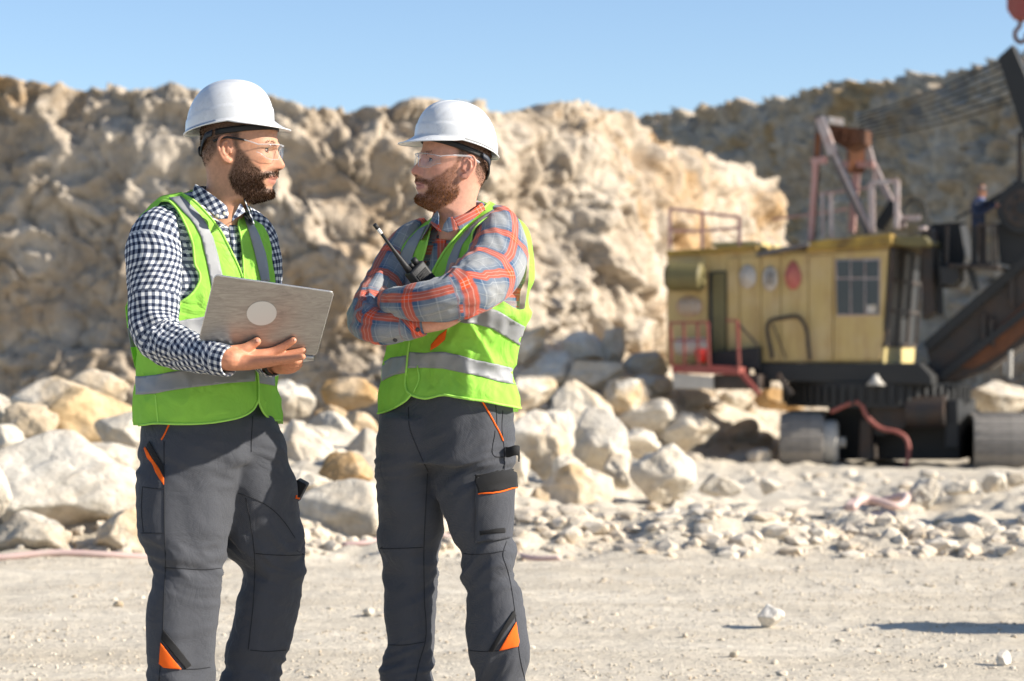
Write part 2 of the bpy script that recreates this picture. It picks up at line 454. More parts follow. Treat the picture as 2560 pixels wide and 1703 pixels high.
def reflective():
    t = NT('reflective_tape'); b = t.bsdf(Roughness=0.6, Metallic=0.1); p = t.coord()
    c = t.mix(t.noise(p, 25, 5), (0.22, 0.225, 0.235), (0.28, 0.285, 0.295)); t.l(c, b.inputs['Base Color'])
    t.bump(t.noise(p, 60, 4), b, 0.2, 0.003); return t.m
MT['tape'] = reflective()
def uvw(t):
    s = t.n('ShaderNodeSeparateXYZ'); t.l(t.attr('suv').outputs['Vector'], s.inputs[0]); return s.outputs[0], s.outputs[1]
def band(t, x, period, lo, hi, soft=0.03):
    """1 inside [lo, hi] of each period"""
    f = t.math('FRACT', t.math('DIVIDE', x, period))
    a = t.math('SMOOTHSTEP', f, lo-soft, lo+soft) if False else t.n('ShaderNodeMapRange', interpolation_type='SMOOTHSTEP')
    t.l(f, a.inputs['Value']); a.inputs['From Min'].default_value = lo-soft; a.inputs['From Max'].default_value = lo+soft
    c = t.n('ShaderNodeMapRange', interpolation_type='SMOOTHSTEP'); t.l(f, c.inputs['Value'])
    c.inputs['From Min'].default_value = hi-soft; c.inputs['From Max'].default_value = hi+soft
    return t.math('SUBTRACT', a.outputs[0], c.outputs[0], clamp=True)
def gingham():
    t = NT('navy_gingham_cotton'); b = t.bsdf(Roughness=0.85); b.inputs['Specular IOR Level'].default_value = 0.2
    u, v = uvw(t); per = 0.0175
    a = band(t, u, per, 0.25, 0.75, 0.05); c = band(t, v, per, 0.25, 0.75, 0.05)
    s = t.math('MULTIPLY', t.math('ADD', a, c), 0.5)
    col = t.ramp(s, [(0.0, (0.66, 0.66, 0.65)), (0.5, (0.155, 0.175, 0.225)), (1.0, (0.012, 0.018, 0.042))])
    col = t.mix(1.0, col, t.ramp(t.noise(t.coord(), 30, 4), [(0.3, 0.92), (0.7, 1.05)]), 'MULTIPLY')
    t.l(col, b.inputs['Base Color']); t.bump(t.noise(t.coord(), 70, 4), b, 0.25, 0.003); return t.m
MT['gingham'] = gingham()
def plaid():
    t = NT('orange_blue_plaid_flannel'); b = t.bsdf(Roughness=0.9); b.inputs['Sheen Weight'].default_value = 0.15
    b.inputs['Specular IOR Level'].default_value = 0.15
    u, v = uvw(t); per = 0.112
    col = (0.285, 0.30, 0.325)
    bu = band(t, u, per, 0.30, 0.78, 0.08); bv = band(t, v, per, 0.30, 0.78, 0.08)
    bl = t.math('MULTIPLY', t.math('ADD', bu, bv), 0.5)
    n = t.noise(t.coord(), 260, 3)
    col = t.mix(t.math('MULTIPLY', bl, 1.1, clamp=True), t.mix(n, (0.20, 0.21, 0.22), (0.29, 0.30, 0.305)), (0.042, 0.088, 0.165))
    for x in (u, v):
        w = t.math('MAXIMUM', band(t, x, per, 0.045, 0.06, 0.012), t.math('MAXIMUM', band(t, x, per, 0.325, 0.345, 0.012), band(t, x, per, 0.735, 0.75, 0.012)))
        col = t.mix(t.math('MULTIPLY', w, 0.25), col, (0.58, 0.58, 0.54))
    ou = band(t, u, per, 0.44, 0.66, 0.02); ov = band(t, v, per, 0.44, 0.66, 0.02)
    o = t.math('MULTIPLY', t.math('ADD', ou, ov), 0.5)
    oc = t.mix(t.ramp(o, [(0.45, 0.0), (0.95, 1.0)]), (0.42, 0.085, 0.042), (0.68, 0.07, 0.020))
    col = t.mix(t.ramp(o, [(0.05, 0.0), (0.5, 0.86), (1.0, 1.0)]), col, oc)
    for x in (u, v):
        w = t.math('MAXIMUM', band(t, x, per, 0.50, 0.515, 0.01), band(t, x, per, 0.585, 0.60, 0.01))
        col = t.mix(t.math('MULTIPLY', w, 0.30), col, (0.60, 0.56, 0.50))
    t.l(col, b.inputs['Base Color'])
    t.bump(t.math('ADD', t.noise(t.coord(), 70, 4), t.math('MULTIPLY', n, 0.3)), b, 0.3, 0.003); return t.m
MT['plaid'] = plaid()
def skin():
    t = NT('skin'); b = t.bsdf(Roughness=0.58); a = t.attr('Col')
    b.inputs['Specular IOR Level'].default_value = 0.4
    b.inputs['Subsurface Weight'].default_value = 0.12; b.inputs['Subsurface Radius'].default_value = (0.01, 0.004, 0.002); b.inputs['Subsurface Scale'].default_value = 0.6
    p = t.coord()
    c = t.mix(1.0, a.outputs['Color'], t.ramp(t.noise(p, 90, 5, 0.7), [(0.25, 0.82), (0.75, 1.13)]), 'MULTIPLY')
    t.l(c, b.inputs['Base Color']); t.bump(t.noise(p, 420, 3), b, 0.12, 0.001); return t.m
MT['skin'] = skin()
def hairm(name, c1, c2):
    t = NT(name); d = t.n('ShaderNodeBsdfDiffuse'); n = t.noise(t.coord(), 160, 4, 0.7)
    t.l(t.mix(t.ramp(n, [(0.35, 0.0), (0.65, 1.0)]), c1, c2), d.inputs['Color']); t.l(d.outputs[0], t.out.inputs[0]); return t.m
MT['dark_hair'] = hairm('dark_brown_hair', (0.011, 0.007, 0.005), (0.070, 0.036, 0.020))
MT['red_hair'] = hairm('auburn_hair', (0.085, 0.036, 0.016), (0.36, 0.155, 0.062))
MT['brown_hair'] = hairm('brown_hair', (0.03, 0.017, 0.01), (0.10, 0.05, 0.025))
def shell():
    t = NT('white_helmet_plastic'); b = t.bsdf(Roughness=0.32); p = t.coord()
    n = t.noise(p, 5, 6, 0.7); s = t.noise(p, 45, 8, 0.8)
    t.l(t.mix(t.ramp(s, [(0.30, 0.0), (0.5, 1.0)]), (0.54, 0.54, 0.53), (0.62, 0.63, 0.64)), b.inputs['Base Color'])
    t.l(t.ramp(n, [(0.3, 0.24), (0.7, 0.30)]), b.inputs['Roughness']); b.inputs['Coat Weight'].default_value = 0.2; b.inputs['Coat Roughness'].default_value = 0.15
    return t.m
MT['shell'] = shell()
MT['black_plastic'] = plain('black_plastic', (0.007, 0.007, 0.008), 0.6, var=0.2, scale=40, bump=0.1, bscale=300)
MT['grey_print'] = plain('grey_print', (0.22, 0.22, 0.22), 0.6)
MT['white_stone'] = rock_mat('white_stone', (0.62, 0.56, 0.48), (0.55, 0.45, 0.34), (0.76, 0.72, 0.66), 12.0, 0.5, 0.62, 0.5, 0.01)
MT['white_plastic'] = plain('white_plastic', (0.72, 0.72, 0.70), 0.5)
MT['strap'] = plain('navy_strap', (0.02, 0.026, 0.04), 0.6, var=0.2, scale=60)
MT['button'] = plain('shirt_button', (0.5, 0.47, 0.36), 0.35)
MT['dark_button'] = plain('dark_button', (0.03, 0.032, 0.04), 0.35)
MT['nail'] = plain('fingernail', (0.50, 0.25, 0.18), 0.4)
MT['eyeball'] = plain('eye_white', (0.40, 0.34, 0.30), 0.3)
MT['lash'] = plain('eyelash', (0.012, 0.008, 0.006), 0.8)
MT['lid'] = plain('lower_eyelid', (0.30, 0.13, 0.09), 0.6)
MT['iris'] = plain('iris', (0.03, 0.022, 0.015), 0.1)
MT['boot'] = plain('boot_leather', (0.05, 0.04, 0.03), 0.7, var=0.3, scale=20)
MT['sole'] = plain('boot_sole', (0.02, 0.02, 0.02), 0.8)
def clear():
    t = NT('clear_polycarbonate'); tr = t.n('ShaderNodeBsdfTransparent'); tr.inputs[0].default_value = (0.97, 0.975, 0.98, 1)
    g = t.n('ShaderNodeBsdfGlossy'); g.inputs['Roughness'].default_value = 0.06
    f = t.n('ShaderNodeLayerWeight'); f.inputs[0].default_value = 0.5; m = t.n('ShaderNodeMixShader')
    t.l(t.math('MULTIPLY_ADD', t.math('POWER', f.outputs['Facing'], 3.0), 0.35, 0.03, clamp=True), m.inputs[0])
    t.l(tr.outputs[0], m.inputs[1]); t.l(g.outputs[0], m.inputs[2]); t.l(m.outputs[0], t.out.inputs[0]); return t.m
MT['clear'] = clear()
def clear_frame():
    t = NT('frosted_clear_plastic'); tr = t.n('ShaderNodeBsdfTransparent'); tr.inputs[0].default_value = (0.9, 0.92, 0.94, 1)
    g = t.n('ShaderNodeBsdfPrincipled'); g.inputs['Base Color'].default_value = (0.75, 0.76, 0.78, 1); g.inputs['Roughness'].default_value = 0.25
    m = t.n('ShaderNodeMixShader'); m.inputs[0].default_value = 0.32
    t.l(tr.outputs[0], m.inputs[1]); t.l(g.outputs[0], m.inputs[2]); t.l(m.outputs[0], t.out.inputs[0]); return t.m
MT['clear_frame'] = clear_frame()
def alu():
    t = NT('scuffed_aluminium'); b = t.bsdf(Metallic=0.75, Roughness=0.4); p = t.coord()
    mp = t.n('ShaderNodeMapping'); mp.inputs['Scale'].default_value = (1.0, 1.0, 7.0); mp.inputs['Rotation'].default_value = (0.3, 0.4, 0.2); t.l(p, mp.inputs['Vector'])
    n = t.noise(mp.outputs[0], 16, 8, 0.72, 1.4); s = t.noise(p, 9, 4)
    c = t.mix(t.ramp(n, [(0.36, 0.0), (0.66, 1.0)]), (0.30, 0.285, 0.27), (0.42, 0.405, 0.385)); t.l(c, b.inputs['Base Color'])
    t.l(t.ramp(n, [(0.3, 0.5), (0.7, 0.34)]), b.inputs['Roughness'])
    return t.m
MT['alu'] = alu()
MT['alu_edge'] = plain('bright_aluminium_edge', (0.62, 0.62, 0.62), 0.25, 0.9)
MT['key'] = plain('laptop_keys', (0.015, 0.015, 0.016), 0.5)
MT['screen'] = plain('dark_screen', (0.01, 0.01, 0.012), 0.1)
MT['sticker'] = plain('pale_sticker', (0.60, 0.59, 0.56), 0.5)
# machine
def streaked():
    t = NT('weathered_yellow_paint'); b = t.bsdf(Roughness=0.65); p = t.pos()
    mp = t.n('ShaderNodeMapping'); mp.inputs['Scale'].default_value = (1.0, 1.0, 0.16); t.l(p, mp.inputs['Vector'])
    st = t.ramp(t.noise(mp.outputs[0], 4.0, 7, 0.65, 0.4), [(0.46, 0.0), (0.72, 1.0)]); bl = t.ramp(t.noise(p, 1.3, 6, 0.65), [(0.45, 0.0), (0.68, 1.0)])
    c = t.mix(t.noise(p, 1.8, 5), (0.46, 0.32, 0.11), (0.57, 0.42, 0.18))
    c = t.mix(t.math('MULTIPLY', st, 0.6), c, (0.30, 0.17, 0.06)); c = t.mix(t.math('MULTIPLY', bl, 0.4), c, (0.55, 0.43, 0.27))
    t.l(c, b.inputs['Base Color']); t.bump(t.noise(p, 5, 4), b, 0.25, 0.01); return t.m
MT['yellow'] = streaked()
MT['yellow_old'] = plain('stained_yellow_paint', (0.42, 0.27, 0.045), 0.65, var=0.2, scale=2.5, dirt=(0.07, 0.035, 0.015), dirt_amt=0.85)
MT['pale_yellow'] = plain('faded_yellow_paint', (0.62, 0.50, 0.22), 0.6, var=0.1, scale=2, dirt=(0.3, 0.18, 0.06), dirt_amt=0.4)
MT['olive'] = plain('olive_paint', (0.16, 0.135, 0.05), 0.6, var=0.2, scale=3, dirt=(0.06, 0.045, 0.02))
MT['dark_steel'] = plain('greasy_dark_steel', (0.030, 0.028, 0.026), 0.65, var=0.4, scale=2.5, dirt=(0.10, 0.045, 0.018), dirt_amt=0.5)
MT['black_steel'] = plain('black_steel', (0.016, 0.016, 0.016), 0.6, var=0.3, scale=3)
MT['rust'] = plain('rusted_steel', (0.17, 0.062, 0.025), 0.85, var=0.35, scale=3, dirt=(0.05, 0.03, 0.02), dirt_amt=0.8)
MT['matte_black'] = plain('matte_black_plastic', (0.008, 0.008, 0.008), 0.8)
MT['red'] = plain('faded_red_paint', (0.27, 0.05, 0.04), 0.6, var=0.2, scale=4, dirt=(0.25, 0.12, 0.09))
MT['pink_rail'] = plain('sun_faded_red_rail', (0.50, 0.24, 0.20), 0.6, var=0.15, scale=6, dirt=(0.4, 0.35, 0.33))
MT['white_rail'] = plain('chalky_white_paint', (0.46, 0.40, 0.38), 0.6, var=0.15, scale=6, dirt=(0.3, 0.13, 0.09), dirt_amt=0.6)
MT['grey_steel'] = plain('grey_painted_steel', (0.12, 0.115, 0.115), 0.6, var=0.2, scale=4, dirt=(0.12, 0.07, 0.05))
MT['bright_red'] = plain('bright_red_plastic', (0.62, 0.03, 0.018), 0.45)
MT['white_paint'] = plain('worn_white_paint', (0.52, 0.48, 0.44), 0.7, var=0.15, scale=5, dirt=(0.42, 0.28, 0.09), dirt_amt=0.5)
MT['pink_paint'] = plain('worn_pink_paint', (0.48, 0.13, 0.11), 0.7, var=0.15, scale=5, dirt=(0.42, 0.28, 0.09), dirt_amt=0.3)
MT['faded_print'] = plain('faded_pink_print', (0.50, 0.34, 0.22), 0.7, var=0.1, scale=6)
MT['track'] = plain('dusty_track_steel', (0.27, 0.245, 0.215), 0.9, var=0.35, scale=2.5, dirt=(0.08, 0.07, 0.06), dirt_amt=0.7, bump=0.5, bscale=10)
MT['dusty_white'] = plain('dusty_pale_steel', (0.46, 0.43, 0.38), 0.8, var=0.2, scale=5)
MT['pane'] = plain('dusty_window_glass', (0.045, 0.05, 0.055), 0.15, var=0.3, scale=1.2)
MT['dark_pane'] = plain('dark_cab_glass', (0.03, 0.032, 0.034), 0.45, var=0.3, scale=1.2)
MT['hose'] = plain('pink_dusty_hose', (0.58, 0.40, 0.36), 0.6, var=0.15, scale=9, dirt=(0.55, 0.48, 0.4))
MT['cable'] = plain('red_cable', (0.30, 0.09, 0.07), 0.6, var=0.2, scale=9)
MT['navy_work'] = fabric('navy_workwear', (0.014, 0.022, 0.05))
# ------------------------------------------------------------------ ground
def g2(x, y, cx, cy, sx, sy): return np.exp(-(((x-cx)/sx)**2+((y-cy)/sy)**2))
def ground_z(x, y):
    x = np.asarray(x, float); y = np.asarray(y, float)
    z = -1.3*np.clip((y-13.6)/41.0, 0, 1)
    edge = 13.7+0.25*np.sin(x*1.1)+0.12*np.sin(x*3.1+1)
    off = smooth(edge-0.1, edge+1.2, y)
    # rubble bank along the right side of the road
    z = z+off*0.12*g2(x, y, 2.4, 15.3, 2.4, 0.8)+off*0.08*g2(x, y, 0.4, 15.4, 1.6, 1.0)+off*0.25*g2(x, y, 5.6, 20.0, 1.8, 3.0)
    # spoil heaps under the boulders
    z = z+off*(0.62*g2(x, y, -3.4, 18.6, 2.6, 3.0)+0.42*g2(x, y, -1.2, 19.5, 1.1, 3.2)+0.30*g2(x, y, 0.5, 23.5, 1.1, 2.2))
    # talus at the foot of the quarry wall
    z = z+2.5*g2(x, y, 0.6, 60.0, 3.0, 4.0)+0.7*g2(x, y, -8.0, 54.0, 9.0, 4.0)+1.35*g2(x, y, 4.6, 60.5, 2.6, 1.8)  # last mound added to keep the area under the machine dark
    z = z+(0.02+0.10*off)*smooth(8, 15, y)*fbm(np.stack([x*1.3, y*1.3, x*0], -1), 3)
    z = z+0.05*off*smooth(30, 18, y)*np.abs(fbm(np.stack([x*4.5, y*4.5, x*0+7], -1), 4))
    z = z+0.012*fbm(np.stack([x*1.1, y*2.6, x*0+5], -1), 3)+0.006*fbm(np.stack([x*9, y*9, x*0+9], -1), 3)
    return z
def stretched(knots):
    out = []
    for a, b, st in knots: out += list(np.arange(a, b, st))
    out.append(knots[-1][1]); return np.array(out)
gx = stretched([(-160, -40, 12), (-40, -14, 2.0), (-14, -6, 0.3), (-6, 7, 0.04), (7, 16, 0.25), (16, 40, 2.0), (40, 160, 12)])
gy = stretched([(-60, -10, 8), (-10, 4, 1.0), (4, 8, 0.2), (8, 17, 0.035), (17, 26, 0.07), (26, 60, 0.4), (60, 110, 3), (110, 400, 25)])
GX, GY = np.meshgrid(gx, gy); GZ = ground_z(GX, GY)
ground = structure(mk('ground', np.stack([GX, GY, GZ], -1).reshape(-1, 3), grid_faces(len(gy), len(gx)), MT['ground']))

# ------------------------------------------------------------------ quarry walls
def wall(name, pts, mat, seed, amp, step, rows, lean=0.22, back=16.0, sink=0.8):
    pts = np.array([[*P(sx, HY, d)[:2], CH+(HY-top)/FPX*(d+lean*8.5+0.8)] for sx, d, top in pts])
    L = np.linalg.norm(np.diff(pts[:, :2], axis=0), axis=1).sum(); n = int(L/step)
    c = catmull(np.column_stack([pts[:, :2], np.zeros(len(pts)), pts[:, 2]]), n)
    xy, top = c[:, :2], c[:, 3]
    T = np.gradient(xy, axis=0)
    k = max(3, int(2.5/step)); ker = np.hanning(2*k+1); ker /= ker.sum()
    T = np.stack([np.convolve(np.pad(T[:, i], k, mode='edge'), ker, 'valid') for i in (0, 1)], 1); T /= np.linalg.norm(T, axis=1)[:, None]
    N = np.stack([T[:, 1], -T[:, 0]], 1)                       # towards the quarry floor
    base = ground_z(xy[:, 0], xy[:, 1])-1.2
    t = np.linspace(0, 1, rows)[:, None]
    z = base[None]+(top-base)[None]*t
    h = z-base[None]
    off = -lean*h-0.5*smooth(0.86, 1.0, t)*1.2
    V = np.stack([xy[None, :, 0]+N[None, :, 0]*off, xy[None, :, 1]+N[None, :, 1]*off, z], -1)
    # plateau behind the crest
    bt = np.linspace(0.02, 1, 14)[:, None]**1.6
    o2 = off[-1:]-back*bt
    V2 = np.stack([xy[None, :, 0]+N[None, :, 0]*o2, xy[None, :, 1]+N[None, :, 1]*o2, np.broadcast_to(top[None]-bt*sink, (14, n))], -1)
    V = np.concatenate([V, V2], 0)
    p = V*np.array([1, 1, 1.15])+seed
    wp = p+0.5*np.stack([fbm(p*0.5+31, 2), fbm(p*0.5+57, 2), fbm(p*0.5+83, 2)], -1)
    d = amp*(0.75*noise(wp*0.30)+0.42*(0.45-np.abs(noise(wp*0.7+9))*1.6)+0.50*cells(wp*0.62+3)+0.26*cells(wp*1.5+13)+0.12*cells(wp*3.6+23)+0.13*noise(wp*2.6+29)+0.07*noise(wp*6.0+39)+0.04*noise(wp*14+49))
    fade = np.ones((len(V), 1)); fade[rows:] = np.linspace(1, 0.35, 14)[:, None]
    up = np.zeros((len(V), 1)); up[:rows] = 0.30*smooth(0.5, 1, t)+0.10; up[rows:] = 0.45
    V[..., 0] += N[None, :, 0]*d*fade; V[..., 1] += N[None, :, 1]*d*fade; V[..., 2] += d*up
    return structure(mk(name, V.reshape(-1, 3), grid_faces(len(V), n)[:, ::-1], mat))
wall('quarry_wall', [(-2400, 70, 250), (-1600, 67, 230), (-1100, 65, 220), (-700, 63, 215), (-300, 61, 215), (0, 59, 212), (140, 58.6, 222), (270, 58.3, 240), (400, 58, 224), (480, 58, 245), (700, 57.8, 270), (780, 57.8, 282), (870, 58, 272),
     (1030, 58.3, 264), (1130, 58.6, 268), (1230, 59, 276), (1360, 60, 294), (1430, 60.6, 276), (1520, 61.0, 268), (1575, 61.6, 296), (1630, 62.4, 330), (1680, 63.6, 395), (1705, 66, 440), (1700, 69, 470), (1650, 74, 480)], MT['cliff'], 3.0, 0.66, 0.06, 150, 0.12)
wall('quarry_wall', [(1330, 66.5, 292), (1420, 67, 288), (1520, 68, 278), (1600, 69.5, 272), (1700, 71.5, 276), (1790, 73.5, 300), (1880, 76, 342), (1960, 78.5, 400), (2035, 81, 455), (2075, 84, 490)], MT['cliff'], 40.0, 0.75, 0.08, 120, 0.20, 0.6, 0.3)
wall('quarry_wall', [(1300, 160, 312), (1450, 152, 285), (1554, 145, 272), (1690, 135, 258), (1760, 129, 236), (1890, 121, 220), (2010, 114, 204), (2170, 106, 166), (2310, 100, 126), (2390, 97, 114), (2500, 94, 100), (2560, 92, 86), (2750, 89, 60), (3100, 87, 50), (3700, 85, 60), (4200, 84, 80)], MT['cliff_far'], 71.0, 1.3, 0.14, 140, 0.35, 5.0, 0.5)

# ------------------------------------------------------------------ rocks
def ico(sub):
    bm = bmesh.new(); bmesh.ops.create_icosphere(bm, subdivisions=sub, radius=1.0)
    V = np.array([v.co[:] for v in bm.verts]); F = np.array([[v.index for v in f.verts] for f in bm.faces]); bm.free(); return V, F
ICO = {s: ico(s) for s in (1, 2, 3, 5)}
def rock_shape(seed, sub=5, facets=13, rough=1.0, angular=0.5):
    rs = np.random.RandomState(seed); V, F = ICO[sub]; V = V.copy()
    r = np.full(len(V), 9.0)
    for k in range(facets):                                   # a convex block of flat faces
        z = 1-2*(k+0.5)/facets; t = 2.39996*k; n = np.array([math.cos(t)*math.sqrt(1-z*z), math.sin(t)*math.sqrt(1-z*z), z])+rs.normal(size=3)*0.32
        n /= np.linalg.norm(n); dd = rs.uniform(0.58, 1.0); c = V@n
        r = np.minimum(r, np.where(c > 1e-3, dd/np.maximum(c, 1e-3), 9))
    r = np.minimum(r, 1.25)
    r = r*angular+(1-angular)*(0.80+0.62*noise(V*1.25+seed))
    if sub >= 3:
        r = r+rough*(0.06*noise(V*2.0+seed*1.7)+0.035*(0.4-np.abs(noise(V*4.0+seed)))+0.022*noise(V*9+seed)+(0.016*noise(V*22+seed) if sub > 3 else 0))
    V = V*r[:, None]; lo, hi = V.min(0), V.max(0)
    return (V-(lo+hi)/2)/((hi-lo)/2), F
def boulder(cx, cy, w, h, d, seed, mat, label, tilt=0.0, deep=None, group='limestone boulders heaped on the quarry floor', name='boulder', rough=1.0, k=2560/2357., angular=0.84, cat='boulder', sub=5, facets=12):
    """cx, cy, w, h in the enlarged photograph's pixels; d metres away"""
    sx, sy = cx*k, cy*k
    V, F = rock_shape(seed, sub, facets, rough=rough, angular=angular)
    s = np.array([w*k/FPX*d/2, (deep or (w+h)/2*1.0)*k/FPX*d/2, h*k/FPX*d/2])
    a = tilt; V = V@np.array([[math.cos(a), 0, -math.sin(a)], [0, 1, 0], [math.sin(a), 0, math.cos(a)]]).T
    V = V*s; c = P(sx, sy, d)
    o = mk(name, V, F, MT[mat]); o.location = c
    o.data['x'] = 0
    return tag(o, label, cat, group)
BL = [
 (160, 1118, 370, 250, 15.0, 11, 'boulder', 'largest tan boulder at the left edge behind the road', -0.1),
 (70, 1232, 180, 112, 14.3, 12, 'boulder', 'low cream boulder nearest the road at the far left', 0.0),
 (288, 1228, 170, 115, 14.4, 13, 'boulder', 'flat grey-tan boulder beside the road, left of the laptop man\'s leg', 0.1),
 (165, 945, 270, 165, 18.0, 14, 'boulder', 'broad rough white boulder topping the left heap', 0.15),
 (222, 900, 150, 100, 18.8, 15, 'boulder', 'highest white block of the left heap against the shaded wall', -0.2),
 (70, 985, 130, 120, 17.6, 16, 'boulder', 'knobbly cream boulder at the far left of the heap, above the largest one', 0.0),
 (285, 1000, 130, 100, 17.0, 17, 'boulder', 'white boulder tucked behind the hip of the man with the laptop', 0.2),
 (15, 1015, 110, 80, 17.0, 18, 'boulder', 'small pale boulder cut by the left edge of the heap', 0.0),
 (-5, 1130, 70, 130, 14.4, 19, 'boulder', 'grey boulder cut by the left picture edge beside the largest one', 0.0),
 (0, 945, 60, 80, 18.5, 20, 'boulder', 'rounded pale boulder on top of the heap at the left picture edge', 0.0),
 (240, 1060, 160, 90, 16.4, 21, 'boulder', 'cream boulder wedged behind the largest tan one', 0.1),
 (676, 918, 100, 95, 21.0, 22, 'boulder', 'white and ochre boulder right of the vest hem of the man with the laptop', 0.2),
 (805, 907, 140, 82, 22.5, 23, 'ochre', 'ochre brown boulder high between the two men', -0.2),
 (770, 965, 90, 70, 21.0, 24, 'ochre', 'small ochre rock under the ochre brown boulder between the men', 0.1),
 (825, 985, 90, 80, 20.5, 25, 'ochre', 'dull ochre boulder left of the thigh of the man in plaid', 0.4),
 (755, 1005, 140, 110, 19.0, 26, 'boulder', 'white leaning boulder in the middle of the gap between the men', 0.5),
 (700, 1045, 135, 145, 17.6, 27, 'boulder', 'pale upright boulder beside the thigh of the man with the laptop', -0.2),
 (788, 1088, 125, 100, 16.6, 28, 'ochre', 'smooth ochre boulder resting on the big white block between the men', 0.5),
 (842, 1045, 85, 120, 18.0, 29, 'boulder', 'tan boulder half hidden by the leg of the man in plaid', -0.1),
 (783, 1200, 225, 190, 14.9, 30, 'boulder', 'big white block low between the two men', 0.15),
 (706, 1115, 100, 70, 16.2, 31, 'boulder', 'small cream rock left of the smooth ochre boulder', 0.0),
 (660, 1000, 70, 60, 20.0, 32, 'ochre', 'brown rock just right of the hip of the man with the laptop', 0.0),
 (1343, 952, 150, 160, 25.5, 33, 'boulder', 'tall grey-tan pointed boulder at the back of the right heap', 0.05),
 (1240, 1030, 155, 180, 22.0, 34, 'boulder', 'tall cream boulder beside the hip of the man in plaid', 0.1),
 (1290, 985, 95, 95, 23.6, 35, 'boulder', 'ochre-topped boulder between the pointed one and the tall cream one', -0.3),
 (1388, 1030, 155, 165, 22.8, 36, 'boulder', 'large tan boulder leaning right in the middle of the right heap', -0.5),
 (1330, 1122, 175, 110, 20.8, 37, 'boulder', 'broad low boulder in front of the right heap, grey on its left side', -0.1),
 (1525, 1090, 156, 142, 21.0, 38, 'boulder', 'round white boulder at the right end of the right heap', 0.0),
 (1477, 1022, 90, 75, 23.2, 39, 'boulder', 'cream boulder behind the round white one', 0.1),
 (1662, 1118, 100, 52, 21.2, 40, 'boulder', 'low ochre-topped boulder lying alone right of the round white one', -0.3),
 (1195, 1085, 50, 100, 20.0, 41, 'boulder', 'white boulder beside the pocket flap of the man in plaid', 0.0),
 (1198, 1165, 66, 90, 18.8, 42, 'boulder', 'cream boulder beside the knee of the man in plaid', 0.0),
 (1238, 1152, 56, 60, 19.3, 43, 'ochre', 'small ochre boulder at the front left of the right heap', 0.2),
 (1420, 1085, 70, 85, 21.6, 44, 'boulder', 'small boulder squeezed left of the round white one', 0.0),
 (1310, 1075, 80, 60, 21.6, 45, 'boulder', 'small cream rock above the broad low boulder', 0.0),
 (1517, 1247, 105, 52, 16.2, 46, 'boulder', 'flat pale rock alone at the road edge right of the man in plaid', 0.15),
 (2123, 1138, 70, 88, 21.0, 47, 'boulder', 'white rock with a brown underside beside the pink hoses', -0.2),
 (2155, 1235, 62, 78, 17.4, 48, 'boulder', 'upright pale rock at the right end of the rubble bank', 0.1),
 (2287, 1112, 62, 52, 24.0, 49, 'boulder', 'rounded cream rock near the right edge below the crawler track', 0.0),
 (2210, 1125, 80, 42, 23.5, 50, 'boulder', 'low pale rock in the row below the right crawler track', 0.0),
 (2335, 1105, 50, 36, 25.0, 51, 'boulder', 'small tan rock cut by the right picture edge below the track', 0.0),
 (1775, 1120, 55, 40, 22.0, 52, 'boulder', 'small tan rock in the sand left of the left crawler track', 0.0),
 (1850, 1285, 36, 34, 15.0, 53, 'boulder', 'little white rock at the foot of the rubble bank', 0.0),
 (1222, 795, 110, 76, 57.5, 54, 'boulder', 'cream boulder high on the talus right of the plaid sleeve', 0.3),
 (1342, 800, 105, 78, 58, 55, 'boulder', 'rounded tan boulder on top of the talus below the quarry wall', 0.2),
 (1413, 800, 55, 92, 57.8, 56, 'boulder', 'spiky upright slab on top of the talus', 0.1),
 (1492, 838, 110, 66, 57.5, 57, 'boulder', 'sloping tan boulder on the right flank of the talus', -0.4),
 (1265, 850, 130, 80, 56.5, 58, 'boulder', 'shaded grey boulder in the talus beside the vest of the man in plaid', 0.2),
 (1370, 865, 130, 70, 56.3, 59, 'boulder', 'shaded grey boulder in the middle of the talus', -0.2),
 (1225, 905, 120, 80, 55, 60, 'boulder', 'dark shaded boulder low in the talus left of the pointed one', 0.1),
 (1440, 915, 120, 90, 55, 61, 'boulder', 'dark shaded boulder behind the right shoulder of the pointed one', 0.0),
 (1500, 890, 100, 60, 56, 62, 'boulder', 'dark shaded boulder left of the red rear step of the excavator', 0.2),
 (1490, 960, 150, 90, 55, 63, 'boulder', 'shaded boulder in the hollow behind the right heap', -0.1),
 (1580, 990, 150, 90, 55, 64, 'boulder', 'shaded boulder in the hollow left of the crawler track', 0.1),
 (1597, 925, 95, 62, 60.0, 65, 'ochre', 'sunlit ochre block under the rear of the excavator', 0.0),
 (1690, 928, 88, 62, 60.5, 66, 'boulder', 'round sunlit boulder seen under the excavator, second from the left', 0.0),
 (1672, 965, 55, 60, 59.8, 67, 'boulder', 'small sunlit rock below the round boulder under the excavator', 0.0),
 (1800, 920, 130, 52, 60.5, 68, 'ochre', 'long sunlit rock under the excavator left of the crawler track', -0.1),
 (1625, 1010, 120, 76, 58.5, 70, 'boulder', 'dark shaded boulder just left of the crawler track, behind the round white one', 0.1),  # this and the next two boulders are added to darken the gap
 (1720, 1020, 120, 70, 58.8, 71, 'boulder', 'dark shaded boulder under the excavator, touching the left crawler track', -0.1),
 (1560, 1040, 110, 60, 57.5, 72, 'boulder', 'low shaded boulder behind the round white boulder', 0.0),
 (2300, 915, 170, 80, 60.0, 69, 'boulder', 'large yellowish rock behind the right crawler track', 0.1),
]
ROCKS = [boulder(*b) for b in BL]
